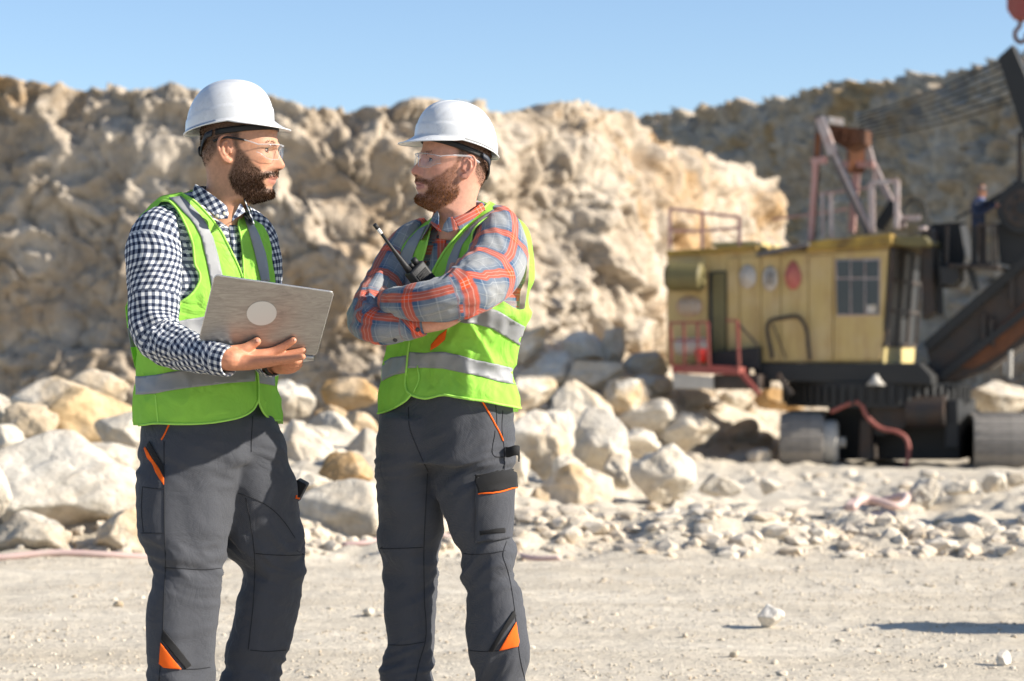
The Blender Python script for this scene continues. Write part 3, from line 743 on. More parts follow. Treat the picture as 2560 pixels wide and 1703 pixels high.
def on_ground(cx, cy, w, h, seed, label, name, cat, mat='boulder', k=2560/2357., ang=0.75, group=None, facets=12):
    """a loose stone whose foot is at cx, cy"""
    sx, sy = cx*k, cy*k; d = FPX*CH/(sy-HY)
    for _ in range(4):
        x = (sx-CX)/FPX*d; d = FPX*(CH-float(ground_z(np.array([x]), np.array([d]))[0]))/(sy-HY)
    o = boulder(cx, cy-h*0.44, w, h, d, seed, mat, label, 0.2, w*0.9, group, name, 0.5, k, ang, cat, 5, facets)
    return o
on_ground(1774, 1445, 66, 60, 80, 'angular white stone lying alone on the road right of the men', 'stone', 'stone', 'white_stone', ang=1.0, facets=9)
on_ground(2309, 1531, 36, 38, 81, 'small pointed white stone on the road near the bottom right corner', 'stone', 'stone', 'white_stone', ang=1.0, facets=9)
on_ground(850, 1418, 30, 22, 82, 'pale stone on the road between the two men', 'stone', 'stone')
on_ground(272, 1396, 26, 14, 83, 'little white stone on the road left of the man with the laptop', 'stone', 'stone')
on_ground(1690, 1512, 26, 16, 84, 'low tan stone on the road below the angular white one', 'stone', 'stone')
# unseen boulders added right of the frame to cast shadows on road and bank
for q, (x, y, w, h, s) in enumerate([(2.85, 10.2, 0.9, 0.75, 91), (4.0, 10.4, 1.3, 0.9, 92), (5.5, 16.9, 2.7, 2.0, 93), (7.2, 21.5, 3.0, 2.4, 94)]):
    V, F = rock_shape(s, 5); zg = float(ground_z(np.array([x]), np.array([y]))[0])
    o = mk('boulder', V*np.array([w, w*0.55 if q < 2 else w*0.8, h])/2, F, MT['boulder']); o.location = (x, y, zg+h*0.4)
    tag(o, ['low pale boulder beside the road, right of the angular stone', 'pale boulder beside the road, at the end of the low one', 'tall boulder at the right side of the rubble bank', 'largest boulder behind the right side of the rubble bank'][q], 'boulder', 'boulders at the right of the road')

def scatter(name, n, region, size, seed, sub, mat, bury=0.3):
    """nobody could count these: one mesh of many loose stones"""
    rs = np.random.RandomState(seed); protos = [rock_shape(seed+i, sub, 9, 1.0, 0.85) for i in range(14)]
    x, y = region(rs, n); n = len(x); z = ground_z(x, y)
    s = size(rs, n, x, y); Vs = []; Fs = []; off = 0
    for i in range(n):
        V, F = protos[i % 14]; a = rs.uniform(0, 6.28); c, sn = math.cos(a), math.sin(a)
        e = np.array([rs.uniform(0.7, 1.3), rs.uniform(0.7, 1.3), rs.uniform(0.5, 0.95)])*s[i]/2
        W = V*e; W = np.stack([W[:, 0]*c-W[:, 1]*sn, W[:, 0]*sn+W[:, 1]*c, W[:, 2]], 1)+[x[i], y[i], z[i]+e[2]*(1-2*bury)]
        Vs.append(W); Fs.append(F+off); off += len(V)
    return stuff(mk(name, np.vstack(Vs), np.vstack(Fs), MT['rubble'], smooth_=False))
def reg_road(rs, n):
    y = 7.5+7.2*rs.uniform(0, 1, n)**0.9; x = (rs.uniform(-0.24, 0.24, n))*y; cl = fbm(np.stack([x*0.9, y*1.6, x*0], -1), 2); k = rs.uniform(-0.5, 0.55, n) < cl; return x[k], y[k]
scatter('road_gravel', 30000, reg_road, lambda rs, n, x, y: 0.004+0.012*rs.uniform(0, 1, n)**3+0.022*(rs.uniform(0, 1, n) > 0.99), 201, 1, 'boulder', 0.35)
def reg_bank(rs, n):
    x = rs.uniform(-0.4, 5.4, n); y = 14.1+rs.gamma(2.2, 0.62, n); return x, y
scatter('bank_rubble', 5200, reg_bank, lambda rs, n, x, y: 0.010+0.16*rs.uniform(0, 1, n)**9, 202, 1, 'boulder', 0.45)
def reg_left(rs, n):
    x = rs.uniform(-4.6, -0.3, n); y = 13.9+rs.gamma(1.6, 1.2, n); return x, y
scatter('heap_rubble', 1500, reg_left, lambda rs, n, x, y: 0.03+0.10*rs.uniform(0, 1, n)**4, 203, 2, 'boulder', 0.3)
def reg_mid(rs, n):
    y = rs.uniform(17, 44, n); x = rs.uniform(-0.02, 0.24, n)*y; k = rs.uniform(-0.3, 0.5, n) < fbm(np.stack([x*0.5, y*0.25, x*0+3], -1), 2); return x[k], y[k]
scatter('floor_rubble', 2200, reg_mid, lambda rs, n, x, y: 0.025+0.22*rs.uniform(0, 1, n)**6, 204, 1, 'boulder', 0.3)
def reg_talus(rs, n):
    x = rs.normal(0.6, 2.0, n); y = rs.uniform(53, 61, n); return x, y
scatter('talus_rubble', 900, reg_talus, lambda rs, n, x, y: 0.15+0.6*rs.uniform(0, 1, n)**3, 205, 3, 'boulder', 0.3)

# hoses and cables lying about
def hose(name, pts, rad, mat, label, cat, lift=0.0):
    q = []
    for cx, cy, d in pts:
        p = P(cx*2560/2357., cy*2560/2357., d); p[2] = float(ground_z(p[0:1], p[1:2])[0])+rad*0.8+lift; q.append(p)
    o = mk(name, *tube(np.array(q), rad, 8, len(q)*8), MT[mat]); return tag(o, label, cat)
hose('hose', [(-120, 1276, 13.85), (0, 1277, 13.85), (120, 1276, 13.9), (260, 1274, 13.9), (360, 1274, 13.95), (480, 1275, 14.0)], 0.020, 'hose', 'pinkish hose running straight along the road edge at the left', 'hose')
hose('hose', [(790, 1270, 14.2), (830, 1268, 14.2), (900, 1255, 14.3), (1000, 1250, 14.4), (1100, 1252, 14.4), (1190, 1262, 14.2), (1235, 1272, 14.05), (1290, 1275, 14.0)], 0.016, 'hose', 'pinkish hose curving behind the legs of the man in plaid', 'hose', 0.02)
hose('hose', [(1950, 1150, 20.6), (1975, 1132, 21.0), (2010, 1128, 21.2), (2050, 1140, 20.8), (2085, 1148, 20.6), (2060, 1158, 20.3), (2000, 1155, 20.4), (1960, 1165, 20.0)], 0.035, 'hose', 'looped pink hose lying on the rubble in front of the excavator', 'hose', 0.06)
hose('hose', [(1700, 1215, 17.4), (1780, 1210, 17.5), (1860, 1205, 17.6), (1950, 1212, 17.5), (2060, 1200, 17.8)], 0.018, 'hose', 'dusty pink hose half buried along the top of the rubble bank', 'hose', 0.05)
hose('cable', [(1560, 1175, 19.0), (1640, 1180, 18.8), (1720, 1176, 18.9), (1800, 1180, 18.8), (1900, 1172, 19.0), (2000, 1168, 19.2)], 0.013, 'black_plastic', 'thin dark cable snaking over the sand in front of the excavator', 'cable', 0.03)
# ------------------------------------------------------------------ people: shared builders
PX = 960.0                                     # photograph pixels per metre where the men stand
HEAD_BACK = [(238, 583), (240, 565), (246, 545), (256, 528), (270, 513), (290, 499), (310, 490), (325, 487), (350, 488), (372, 489.5), (384, 490), (400, 494), (415, 499), (425, 500.5), (435, 501.5), (445, 502), (455, 501), (475, 497.5), (500, 496), (520, 493), (540, 488), (575, 476)]
HEAD_SIDE = [(238, 587), (240, 612), (246, 628), (256, 640), (270, 652), (290, 664), (306, 672), (318, 677), (336, 675.5), (350, 677), (357, 680), (365, 676), (372, 671), (384, 669), (400, 669), (415, 668), (425, 667), (435, 668), (445, 667), (455, 664), (465, 661), (475, 665), (483, 666), (489, 661), (494, 650), (498, 634), (502, 616), (508, 604), (520, 596), (540, 588), (575, 582)]
HEAD_MID = [(238, 587), (240, 612), (246, 628), (256, 640), (270, 652), (290, 664), (306, 672), (318, 677), (336, 675.8), (350, 679), (357, 683), (363, 681.5), (368, 679.5), (376, 682), (384, 685.5), (396, 692), (404, 696.5), (409, 698), (414, 696), (418, 692), (421, 686), (424, 681), (428, 679), (432, 679), (438, 680.5), (442, 677), (444.5, 671.5), (447, 674.5), (452, 673), (457, 669), (463, 665), (470, 667), (478, 669.5), (485, 668), (490, 662), (494, 650), (498, 634), (502, 616), (508, 604), (520, 596), (540, 588), (575, 582)]
HEAD_W = [(238, .010), (240, .026), (246, .044), (256, .055), (270, .064), (290, .072), (310, .077), (336, .0775), (357, .076), (384, .0735), (410, .0695), (435, .066), (455, .063), (475, .0605), (490, .0595), (500, .0595), (520, .060), (575, .066)]
HEAD_C = [(238, 585), (260, 572), (300, 562), (400, 565), (460, 565), (500, 552), (520, 543), (575, 528)]
HEAD_PF = [(238, 2.0), (300, 2.35), (357, 2.6), (400, 2.45), (440, 2.25), (478, 2.0), (500, 1.95), (520, 2.1), (575, 2.1)]
NOSE_W = [(238, .02), (345, .02), (357, .016), (366, .0095), (384, .0105), (396, .013), (409, .0155), (418, .0175), (424, .016), (432, .021), (442, .023), (452, .021), (465, .02), (478, .021), (575, .02)]
def head_surface(q, ph):
    """q canonical pixel row, ph angle (0 = forward) -> p, l"""
    bk, sd, md = tab(HEAD_BACK, 1, q), tab(HEAD_SIDE, 1, q), tab(HEAD_MID, 1, q)
    w, c, pf, nw = tab(HEAD_W, 1, q), tab(HEAD_C, 1, q), tab(HEAD_PF, 1, q), tab(NOSE_W, 1, q)
    cs, sn = np.cos(ph), np.sin(ph)
    ex = np.where(cs > 0, 2/pf, 2/2.2)
    l = w*np.sign(sn)*np.abs(sn)**ex
    a = np.where(cs > 0, sd-c, c-bk)
    p = c+a*np.sign(cs)*np.abs(cs)**ex
    fr = smooth(0.1, 0.5, cs)
    p = p+fr*(md-sd)*np.exp(-np.abs(l/nw)**2.6)
    al = np.abs(l)
    g = lambda l0, q0, sl, sq: np.exp(-((al-l0)/sl)**2-((q-q0)/sq)**2)
    dp = -9.0*g(.031, 373, .013, 8.0)+3.5*g(.031, 357, .018, 5)+4.0*g(.050, 393, .016, 12)+1.6*g(.031, 366.5, .015, 2.2)+1.0*g(.031, 379, .014, 2.5)
    dp += -2.5*g(.035, 420, .012, 12)+2.0*g(.0145, 415.5, .005, 5)
    p = p+fr*dp
    return p, l
class Head:
    def __init__(s, anchor, dy, face, yaw, pitch, scale, lear=.072):
        y = R(yaw); s.scale = scale
        s.D = np.array([face*math.cos(y), -math.sin(y), 0.0]); s.Nr = np.array([-face*math.sin(y), -math.cos(y), 0.0]); s.Z = np.array([0, 0, 1.0])
        c, n = math.cos(R(pitch)), math.sin(R(pitch))
        s.F = s.D*c+s.Z*n; s.U = s.Z*c-s.D*n
        s.O = M(anchor[0], anchor[1], dy)-s.Nr*lear*scale
    def pt(s, p, q, l):
        p, q, l = np.broadcast_arrays(np.asarray(p, float), np.asarray(q, float), np.asarray(l, float))
        return s.O+s.scale*(((p-570)/PX)[..., None]*s.F+((375-q)/PX)[..., None]*s.U+l[..., None]*s.Nr)
    def inv(s, V):
        d = (np.asarray(V)-s.O)/s.scale
        return 570+(d@s.F)*PX, 375-(d@s.U)*PX, d@s.Nr
    def path(s, pts): return np.array([s.pt(*p) for p in pts])
BEARD = [(591, 350), (600, 366), (607, 379), (620, 391), (630, 407), (645, 417), (651, 427), (658, 424), (676, 422), (684, 424), (684, 434), (668, 437), (655, 440), (651, 450), (656, 466), (667, 465), (690, 466), (690, 500), (650, 507), (615, 505), (602, 490), (578, 468), (568, 443), (577, 423), (587, 401), (590, 378), (586, 356)]
HAIR = [(470, 220), (640, 220), (614, 318), (603, 330), (596, 354), (584, 352), (577, 340), (562, 335), (549, 344), (544, 365), (538, 385), (524, 402), (503, 414), (470, 405)]
BROW = [(642, 361), (652, 352), (666, 350.5), (681, 354), (681, 361), (664, 358.5), (650, 362)]
LIPS = [(655, 441), (666, 437), (690, 433), (690, 458), (668, 457), (657, 449)]
def head_parts(H):
    nq, nph = 330, 150
    q = np.linspace(238, 575, nq); ph = np.arange(nph)/nph*2*np.pi
    ph = ph-0.35*np.sin(ph)*(1-0.0)                          # more columns on the face
    Q, PH = np.meshgrid(q, ph, indexing='ij')
    p, l = head_surface(Q, PH)
    parts = [loft(H.pt(p, Q, l))]
    for s in (1, -1):                                        # ears
        e = lambda a, b, o: H.pt(a, b, s*o)
        V, F = ICO[3]
        c = e(564, 373, .0765); out = s*H.Nr*0.9-H.F*0.42; out /= np.linalg.norm(out); bx = np.cross(H.U, out)
        parts.append((c+H.scale*(V[:, :1]*.0125*bx+V[:, 1:2]*.0045*out+V[:, 2:]*.030*H.U), F))
        rim = [(578, 366, .076), (578, 352, .078), (572, 344, .081), (563, 341.5, .084), (554, 347, .088), (549.5, 360, .090), (551, 376, .089), (557, 391, .086), (565, 402, .081), (574, 405, .077), (578, 399, .0745)]
        parts.append(tube([e(*r) for r in rim], np.array([.0028, .0033, .0036, .0038, .004, .004, .0038, .0042, .0055, .0055, .004])*H.scale, 8, 34))
        anti = [(571, 354, .083), (563, 358, .086), (560, 370, .0875), (561, 383, .086), (567, 391, .083)]
        parts.append(tube([e(*r) for r in anti], .0034*H.scale, 8, 16))
        parts.append(tube([e(577, 374, .078), e(577.5, 382, .0785)], .0042*H.scale, 8, 4, round_ends=True))
        parts.append(tube([e(566, 397, .080), e(573, 400, .077)], .0062*H.scale, 8, 4, round_ends=True))
    return parts
def skin_colors(V, H, base, lip, beard_c, hair_c, hand_mask=None, beard_k=0.8):
    p, q, l = H.inv(V); col = np.tile(np.array(base), (len(V), 1))
    pq = np.stack([p, q], 1); head = (q < 540) & (q > 220) & (p > 440) & (p < 740) & (np.abs(l) < .12)
    n = noise(V*45); n2 = noise(V*18+5)
    col = col*(1+0.06*n2)[:, None]
    red = np.array([1.06, 0.84, 0.80])
    def blend(mask, c): col[:] = col*(1-mask[:, None])+mask[:, None]*np.array(c)
    def tint(mask, c): col[:] = col*(1-mask[:, None])+col*mask[:, None]*np.array(c)
    al = np.abs(l)
    tint(head*np.exp(-((p-690)/14)**2-((q-410)/14)**2)*0.7, red)
    tint(head*np.exp(-((al-.045)/.02)**2-((q-405)/16)**2-((p-645)/30)**2)*0.5, red)
    tint(head*((al > .074) & (np.abs(q-374) < 36) & (p > 540) & (p < 585))*0.5, red)
    sd = poly_sdf(pq[head], BEARD); m = np.zeros(len(V)); m[head] = smooth(5, -4, sd+3*n[head])
    blend(m*beard_k, beard_c)
    sd = poly_sdf(pq[head], HAIR); m = np.zeros(len(V)); fade = np.clip(1.05-smooth(340, 412, q[head])*0.55, 0, 1)
    m[head] = smooth(7, -7, sd+3*n[head])*fade; m *= (al < .0785) | (q < 335)
    blend(m*0.85, hair_c)
    sd = poly_sdf(pq[head], LIPS); m = np.zeros(len(V)); m[head] = smooth(1.5, -1.5, sd)*(al[head] < .027)
    blend(m*0.9, lip)
    m = head*np.exp(-((p-686)/5)**2-((q-420.5)/2.4)**2)*(al > .004)*(al < .014); blend(np.clip(m*1.2, 0, 1), (0.05, 0.015, 0.01))
    m = head*np.exp(-((p-671)/5)**2-((q-444.3)/1.3)**2)*(al < .024); blend(np.clip(m*1.0, 0, 1), (0.10, 0.03, 0.025))
    return col
def strands(name, H, poly, n, length, width, droop, mat, parent, seed, grow=0.45, q_rng=(330, 505), lat=None, fwd=0.0, edge=5.0, thin=None):
    """short hairs rooted on the head, one mesh"""
    rs = np.random.RandomState(seed)
    q = rs.uniform(q_rng[0], q_rng[1], n*9); ph = rs.uniform(-np.pi, np.pi, n*9)
    p, l = head_surface(q, ph)
    sd = poly_sdf(np.stack([p, q], 1), poly)
    ok = rs.uniform(0, 1, len(q)) < smooth(edge*0.4, -edge, sd)*(1 if thin is None else thin(p, q))
    if lat: ok &= (np.abs(l) > lat[0]) & (np.abs(l) < lat[1])
    q, ph, p, l = q[ok][:n], ph[ok][:n], p[ok][:n], l[ok][:n]; n = len(q)
    e = 0.8
    def pos(qq, pp): a, b = head_surface(qq, pp); return H.pt(a, qq, b)
    B = pos(q, ph); tu = pos(q, ph+0.03)-pos(q, ph-0.03); tv = pos(q+e, ph)-pos(q-e, ph)
    N = np.cross(tu, tv); N /= np.linalg.norm(N, axis=1)[:, None]+1e-9
    c = H.pt(570, 400, 0); sg = np.sign(((B-c)*N).sum(1)); N *= sg[:, None]
    jit = rs.normal(size=(n, 3))*0.33
    d0 = N*grow+np.array([0, 0, -1])*droop+H.F*fwd+jit; d0 /= np.linalg.norm(d0, axis=1)[:, None]
    d1 = N*grow*0.3+np.array([0, 0, -1])*(droop+0.35)+H.F*fwd*0.6+jit*1.2; d1 /= np.linalg.norm(d1, axis=1)[:, None]
    L = (np.array([length(a, b) for a, b in zip(p, q)])*rs.uniform(0.6, 1.25, n))[:, None]
    p1 = B+d0*L*0.55; p2 = p1+d1*L*0.45
    sdv = np.cross(d0, rs.normal(size=(n, 3))); sdv /= np.linalg.norm(sdv, axis=1)[:, None]; sdv *= width/2
    V = np.stack([B-N*0.001-sdv, B-N*0.001+sdv, p1+sdv*0.8, p1-sdv*0.8, p2], 1).reshape(-1, 3)
    k = np.arange(n)*5
    F = [t for i in k for t in ((i, i+1, i+2, i+3), (i+3, i+2, i+4))]
    return mk(name, V, F, MT[mat], parent)
def eyes(H, parent):
    for s in (1, -1):
        V, F = ICO[3]; r = .0122; gaze = H.F*0.97+s*H.Nr*0.05; gaze /= np.linalg.norm(gaze)
        W = H.pt(651.2, 372.0, s*.0315)+V*r*H.scale
        fc = V[F].mean(1); fc /= np.linalg.norm(fc, axis=1)[:, None]
        mk('eye', W, F, [MT['eyeball'], MT['iris']], parent, mat_idx=(fc@gaze > 0.86).astype(int))
        ll = np.linspace(-.0118, .0118, 13)
        for nm, q0, sg in (('eyelashes', 367.2, 1), ('lower_lid', 377.3, -1)):
            pts = [H.pt(651.2+math.sqrt(max(r*r-x*x-((q0+sg*3.2*(x/.0118)**2-372)/PX)**2, 1e-6))*PX+1.2, q0+sg*3.2*(x/.0118)**2, s*(.0315+x)) for x in ll]
            mk(nm, *tube(np.array(pts), (.0019 if sg > 0 else .0010)*H.scale, 6), MT['lash' if sg > 0 else 'lid'], parent)
def helmet(center, dy, face, yaw, pitch, scale, label, tilt=16.5):
    y = R(yaw); D = np.array([face*math.cos(y), -math.sin(y), 0]); Nr = np.array([-face*math.sin(y), -math.cos(y), 0]); Z = np.array([0, 0, 1.0])
    c, s = math.cos(R(pitch)), math.sin(R(pitch)); Fv = D*c+Z*s; U = Z*c-D*s
    O = M(center[0], center[1], dy); k = scale/PX
    nph, ns = 120, 44
    ph = np.arange(nph)/nph*2*np.pi; cs, sn = np.cos(ph), np.sin(ph)
    rim = np.stack([108*cs, 92*sn, tilt*cs+8.5*sn**2], -1)
    ax, au = 11.5, 115.5
    rows = []
    for t in np.linspace(0.03, 1, ns):
        p = 2.35; a = abs(math.sin(t*math.pi/2))**(2/p); b = abs(math.cos(t*math.pi/2))**(2/p)
        f = ax+(rim[:, 0]-ax)*a; l = rim[:, 1]*a; u = rim[:, 2]+(au-rim[:, 2])*b
        # raised crown ridge and the stepped lower band
        ridge = 2.6*smooth(24, 17, np.abs(l))*smooth(0.97, 0.8, t)*(0.4+0.6*smooth(-95, -60, f))
        h = (u-rim[:, 2]); band = 2.2*smooth(27, 25, h-7*sn**2-4)
        groove = -1.1*np.exp(-((np.abs(l)-58)/5)**2)*smooth(20, 60, h)
        f = f+band*cs; l = l+band*sn; u = u+ridge+groove
        rows.append(np.stack([f, l, u], -1))
    an = np.abs(np.where(ph > np.pi, ph-2*np.pi, ph)); pk = np.clip(np.cos(np.clip(an*90/80, 0, np.pi/2)), 0, 1)**0.62
    for t in (0.12, 0.25, 0.4, 0.55, 0.7, 0.85, 0.96, 1.0):
        e = (5+39*pk)*t
        drop = (2.0*t+22*pk*(1-(1-t)**1.6))
        if t == 1.0: drop = drop+2.0; e = e-1.0
        rows.append(np.stack([rim[:, 0]+2.2*cs+e*np.where(cs > 0, cs*0.35+0.65*(pk > 0.05)*1, cs), rim[:, 1]+2.2*sn+e*sn*(1-0.45*pk), rim[:, 2]-drop+0*e], -1))
    G = np.array(rows); V = O+k*(G[..., :1]*Fv+G[..., 1:2]*Nr+G[..., 2:]*U)
    root = empty('hard_hat', O); tag(root, label, 'hard hat')
    F = [tuple(f) for f in grid_faces(len(rows), nph, True)]; VV = V.reshape(-1, 3); top = O+k*(ax*Fv+(au+2.6)*U)
    VV = np.vstack([VV, top]); F += [(len(VV)-1, (j+1) % nph, j) for j in range(nph)]
    o = mk('shell', VV, F, MT['shell'], root)
    sdf = o.modifiers.new('thickness', 'SOLIDIFY'); sdf.thickness = 0.0026; sdf.offset = 0
    return root
def head_gear(H, root_hat, nape_q=372):
    ph = np.linspace(0, 2*np.pi, 73)[:-1]
    rows = []
    for k in range(4):
        f = k/3
        q = 318-7*np.cos(ph)*1.6+f*15
        rows.append(H.pt(583+99*np.cos(ph), q, .0835*np.sin(ph)))
    o = mk('headband', np.array(rows).reshape(-1, 3), grid_faces(4, 72, True), MT['black_plastic'], root_hat)
    m = o.modifiers.new('t', 'SOLIDIFY'); m.thickness = .003
    pts = [(530, 333, .078), (512, 340, .074), (500, 356, .058), (491, 368, .032), (485.5, 374, 0), (491, 368, -.032), (500, 356, -.058), (512, 340, -.074), (530, 333, -.078)]
    c = catmull(np.array(pts), 44); w = 7.5
    up = np.array([H.pt(a+1.5, b-w, l) for a, b, l in c]); dn = np.array([H.pt(a-1.0, b+w, l) for a, b, l in c])
    o = mk('nape_strap', np.vstack([up, dn]), grid_faces(2, 44), MT['strap'], root_hat)
    m = o.modifiers.new('t', 'SOLIDIFY'); m.thickness = .004
    a = H.pt(484.5, 372, 0); b = H.pt(479.5, 372.5, 0)
    mk('ratchet_knob', *loft(tube_rings(np.array([a, a*.5+b*.5, b]), np.array([.014, .014, .012])*H.scale, 18)), MT['black_plastic'], root_hat)
def glasses(H, label, tips):
    root = empty('safety_glasses', H.pt(680, 370, 0)); tag(root, label, 'safety glasses')
    L = .0735
    def lens_p(l): return 692.5-47*(np.abs(l)/L)**2.3
    for s in (1, -1):
        u = np.linspace(.0065, L, 26); t = np.linspace(0, 1, 14); uu, tt = np.meshgrid(u, t)
        top = 359.5+0.0*uu+2.2*(uu/L)**3; bot = 364+smooth(.004, .024, uu)*33-16*smooth(.05, L, uu)
        q = top+(bot-top)*tt
        p = lens_p(uu)-3.5*tt**2*1.2
        o = mk('lens', H.pt(p, q, s*uu).reshape(-1, 3), grid_faces(14, 26), MT['clear'], root)
        m = o.modifiers.new('t', 'SOLIDIFY'); m.thickness = .0016
        edge = [H.pt(lens_p(a)-4.2*1, 364+float(smooth(.004, .024, a))*33-16*float(smooth(.05, L, a)), s*a) for a in u]
        mk('lens_rim', *tube(np.array(edge), .0008, 6), MT['clear_frame'], root)
        br = [H.pt(lens_p(a)+0.3, 359.5+2.2*(a/L)**3, s*a) for a in u]
        mk('brow_bar', *tube(np.array(br), .0014, 6), MT['clear_frame'], root)
        arm = [(646, 362, L), (632, 357, .079), (612, 351.5, .0815)]
        mk('temple', *tube(H.path([(a, b, s*c) for a, b, c in arm]), np.array([.0034, .0026, .0026])*H.scale, 8, 18, flat=0.6), MT['clear_frame'], root)
        tip = [(612, 351.5, .0815), (590, 347.5, .083), (570, 345, .0855), (556, 347, .0835), (545, 350.5, .0815), (537, 353, .080)]
        mk('temple_tip', *tube(H.path([(a, b, s*c) for a, b, c in tip]), np.array([.0027, .0029, .003, .003, .0033, .0034])*H.scale, 8, 30, round_ends=True), MT[tips], root)
    mk('bridge', *tube(H.path([(691.5, 361, -.0075), (693.5, 361.5, 0), (691.5, 361, .0075)]), .002, 8, 9), MT['clear_frame'], root)
    return root

def torso_rings(tb, yaw_vec, rows, cols=132, ratio=0.62, p=2.35, inset=0.0, dyf=None):
    """tb rows: sy, L, R ; yaw_vec forward direction (x, y)"""
    fx, fy = yaw_vec; th = np.arange(cols)/cols*2*np.pi
    lat = np.sign(np.cos(th))*np.abs(np.cos(th))**(2/p); fw = ratio*np.sign(np.sin(th))*np.abs(np.sin(th))**(2/p)
    ux = lat*(-fy)+fw*fx; uy = lat*fx+fw*fy          # lateral axis = (-fy, fx)
    ext = ux.max()
    L, Rr = tab(tb, 1, rows), tab(tb, 2, rows)
    dc = np.zeros(len(rows)) if dyf is None else np.asarray(dyf)
    cx = (L+Rr)/2; hw = np.maximum((Rr-L)/2/FPX*(DM+dc)-inset, 0.004)
    c = np.array([M(a, b, d) for a, b, d in zip(cx, rows, dc)])
    k = hw/ext
    V = np.zeros((len(rows), cols, 3)); V[..., 0] = c[:, None, 0]+k[:, None]*ux; V[..., 1] = c[:, None, 1]+k[:, None]*uy; V[..., 2] = c[:, None, 2]
    return V, th
def ring_uv(V):
    """metres along each ring (from the point nearest the camera) and down the rings"""
    n, m = V.shape[:2]; seg = np.linalg.norm(np.roll(V, -1, 1)-V, axis=2); s = np.cumsum(seg, 1)-seg
    per = seg.sum(1)
    i0 = int(np.argmin(V[n//2, :, 1])); s = s-s[:, i0:i0+1]; s = np.where(s > per[:, None]/2, s-per[:, None], s); s = np.where(s < -per[:, None]/2, s+per[:, None], s)
    d = np.linalg.norm(np.diff(V.mean(1), axis=0), axis=1); v = np.concatenate([[0], np.cumsum(d)])
    return np.stack([s, np.broadcast_to(v[:, None], s.shape)], -1), i0
def seam_split(V, UV, i0):
    """roll so that the column away from the camera is the seam, and duplicate it"""
    m = V.shape[1]; r = (i0+m//2) % m
    V = np.roll(V, -r, 1); UV = np.roll(UV, -r, 1)
    per = np.linalg.norm(np.diff(np.concatenate([V, V[:, :1]], 1), axis=1), axis=2).sum(1)
    s = UV[..., 0].copy(); s0 = s[:, :1]; s = np.where(s < s0-1e-6, s+per[:, None], s); UV = np.stack([s, UV[..., 1]], -1)
    V = np.concatenate([V, V[:, :1]], 1); e = UV[:, :1].copy(); e[:, 0, 0] += per; UV = np.concatenate([UV, e], 1)
    return V, UV
def sleeve(name, keys, mat, parent, seed, n=150, seg=72, flat=1.0, folds=(0.5, 0.004, 0.0065), cuff=0.05, shift=(0, 0), torsion=0.0):
    """keys: sx, sy, dy, radius px. folds: elbow position (0..1), base and elbow amplitude"""
    K = np.array([[*M(a, b, d), r/PX] for a, b, d, r in keys]); c = catmull(K, n); path, rad = c[:, :3], c[:, 3]
    V = tube_rings(path, rad, seg, flat)
    ctr = path[:, None]; dirn = (V-ctr); rr = np.linalg.norm(dirn, axis=2, keepdims=True); dirn = dirn/rr
    v = np.concatenate([[0], np.cumsum(np.linalg.norm(np.diff(path, axis=0), axis=1))]); tot = v[-1]
    t = (v/tot)[:, None]; th = (np.arange(seg)/seg*2*np.pi)[None]
    # rings of compression folds: tight along the sleeve, long around it, slanted
    w = v[:, None]*26+1.8*np.sin(th+seed)+0.9*np.sin(2*th+seed*2)
    pn = np.stack([np.cos(th)*1.5+0*w, np.sin(th)*1.5+0*w, w*0.5+seed*7], -1)
    f1 = 0.5-sabs(noise(pn))*1.5
    pn2 = np.stack([np.cos(th)*1.8+0*w, np.sin(th)*1.8+0*w, v[:, None]*34+1.2*np.cos(th*2)+seed*3], -1); f2 = 0.4-sabs(noise(pn2))*1.4
    big = noise(np.stack([np.cos(th)*1.1+0*w, np.sin(th)*1.1+0*w, v[:, None]*7+seed+0*w], -1))
    e = np.exp(-((t-folds[0])/0.13)**2)+0.55*np.exp(-((t-0.93)/0.08)**2)
    amp = folds[1]*(0.5+0*t)+folds[2]*e
    dg = 0.45-sabs(noise(np.stack([np.cos(th+v[:, None]*7)*2.2+0*w, np.sin(th+v[:, None]*7)*2.2+0*w, v[:, None]*5+seed*11+0*w], -1)))*1.5
    d = f1*amp+f2*amp*0.45+big*0.006+dg*0.0045
    if cuff:
        k = smooth(tot-cuff-0.004, tot-cuff, v)[:, None]; d = d*(1-0.75*k)+0.0022*k
    V = V+dirn*d[..., None]
    UV, i0 = ring_uv(V); V2, UV2 = seam_split(V, UV, i0)
    UV2 = UV2+np.array(shift); UV2[..., 0] += UV2[..., 1]*torsion
    # turn the cuff edge inwards
    end = V2[-1:]*0.9+path[-1]*0.1; end2 = V2[-1:]*0.86+path[-1]*0.14-(path[-1]-path[-2])*6
    V2 = np.concatenate([V2, end, end2], 0); UV2 = np.concatenate([UV2, UV2[-1:], UV2[-1:]], 0)
    o = mk(name, V2.reshape(-1, 3), grid_faces(len(V2), V2.shape[1]), MT[mat], parent, uv=UV2.reshape(-1, 2))
    return o
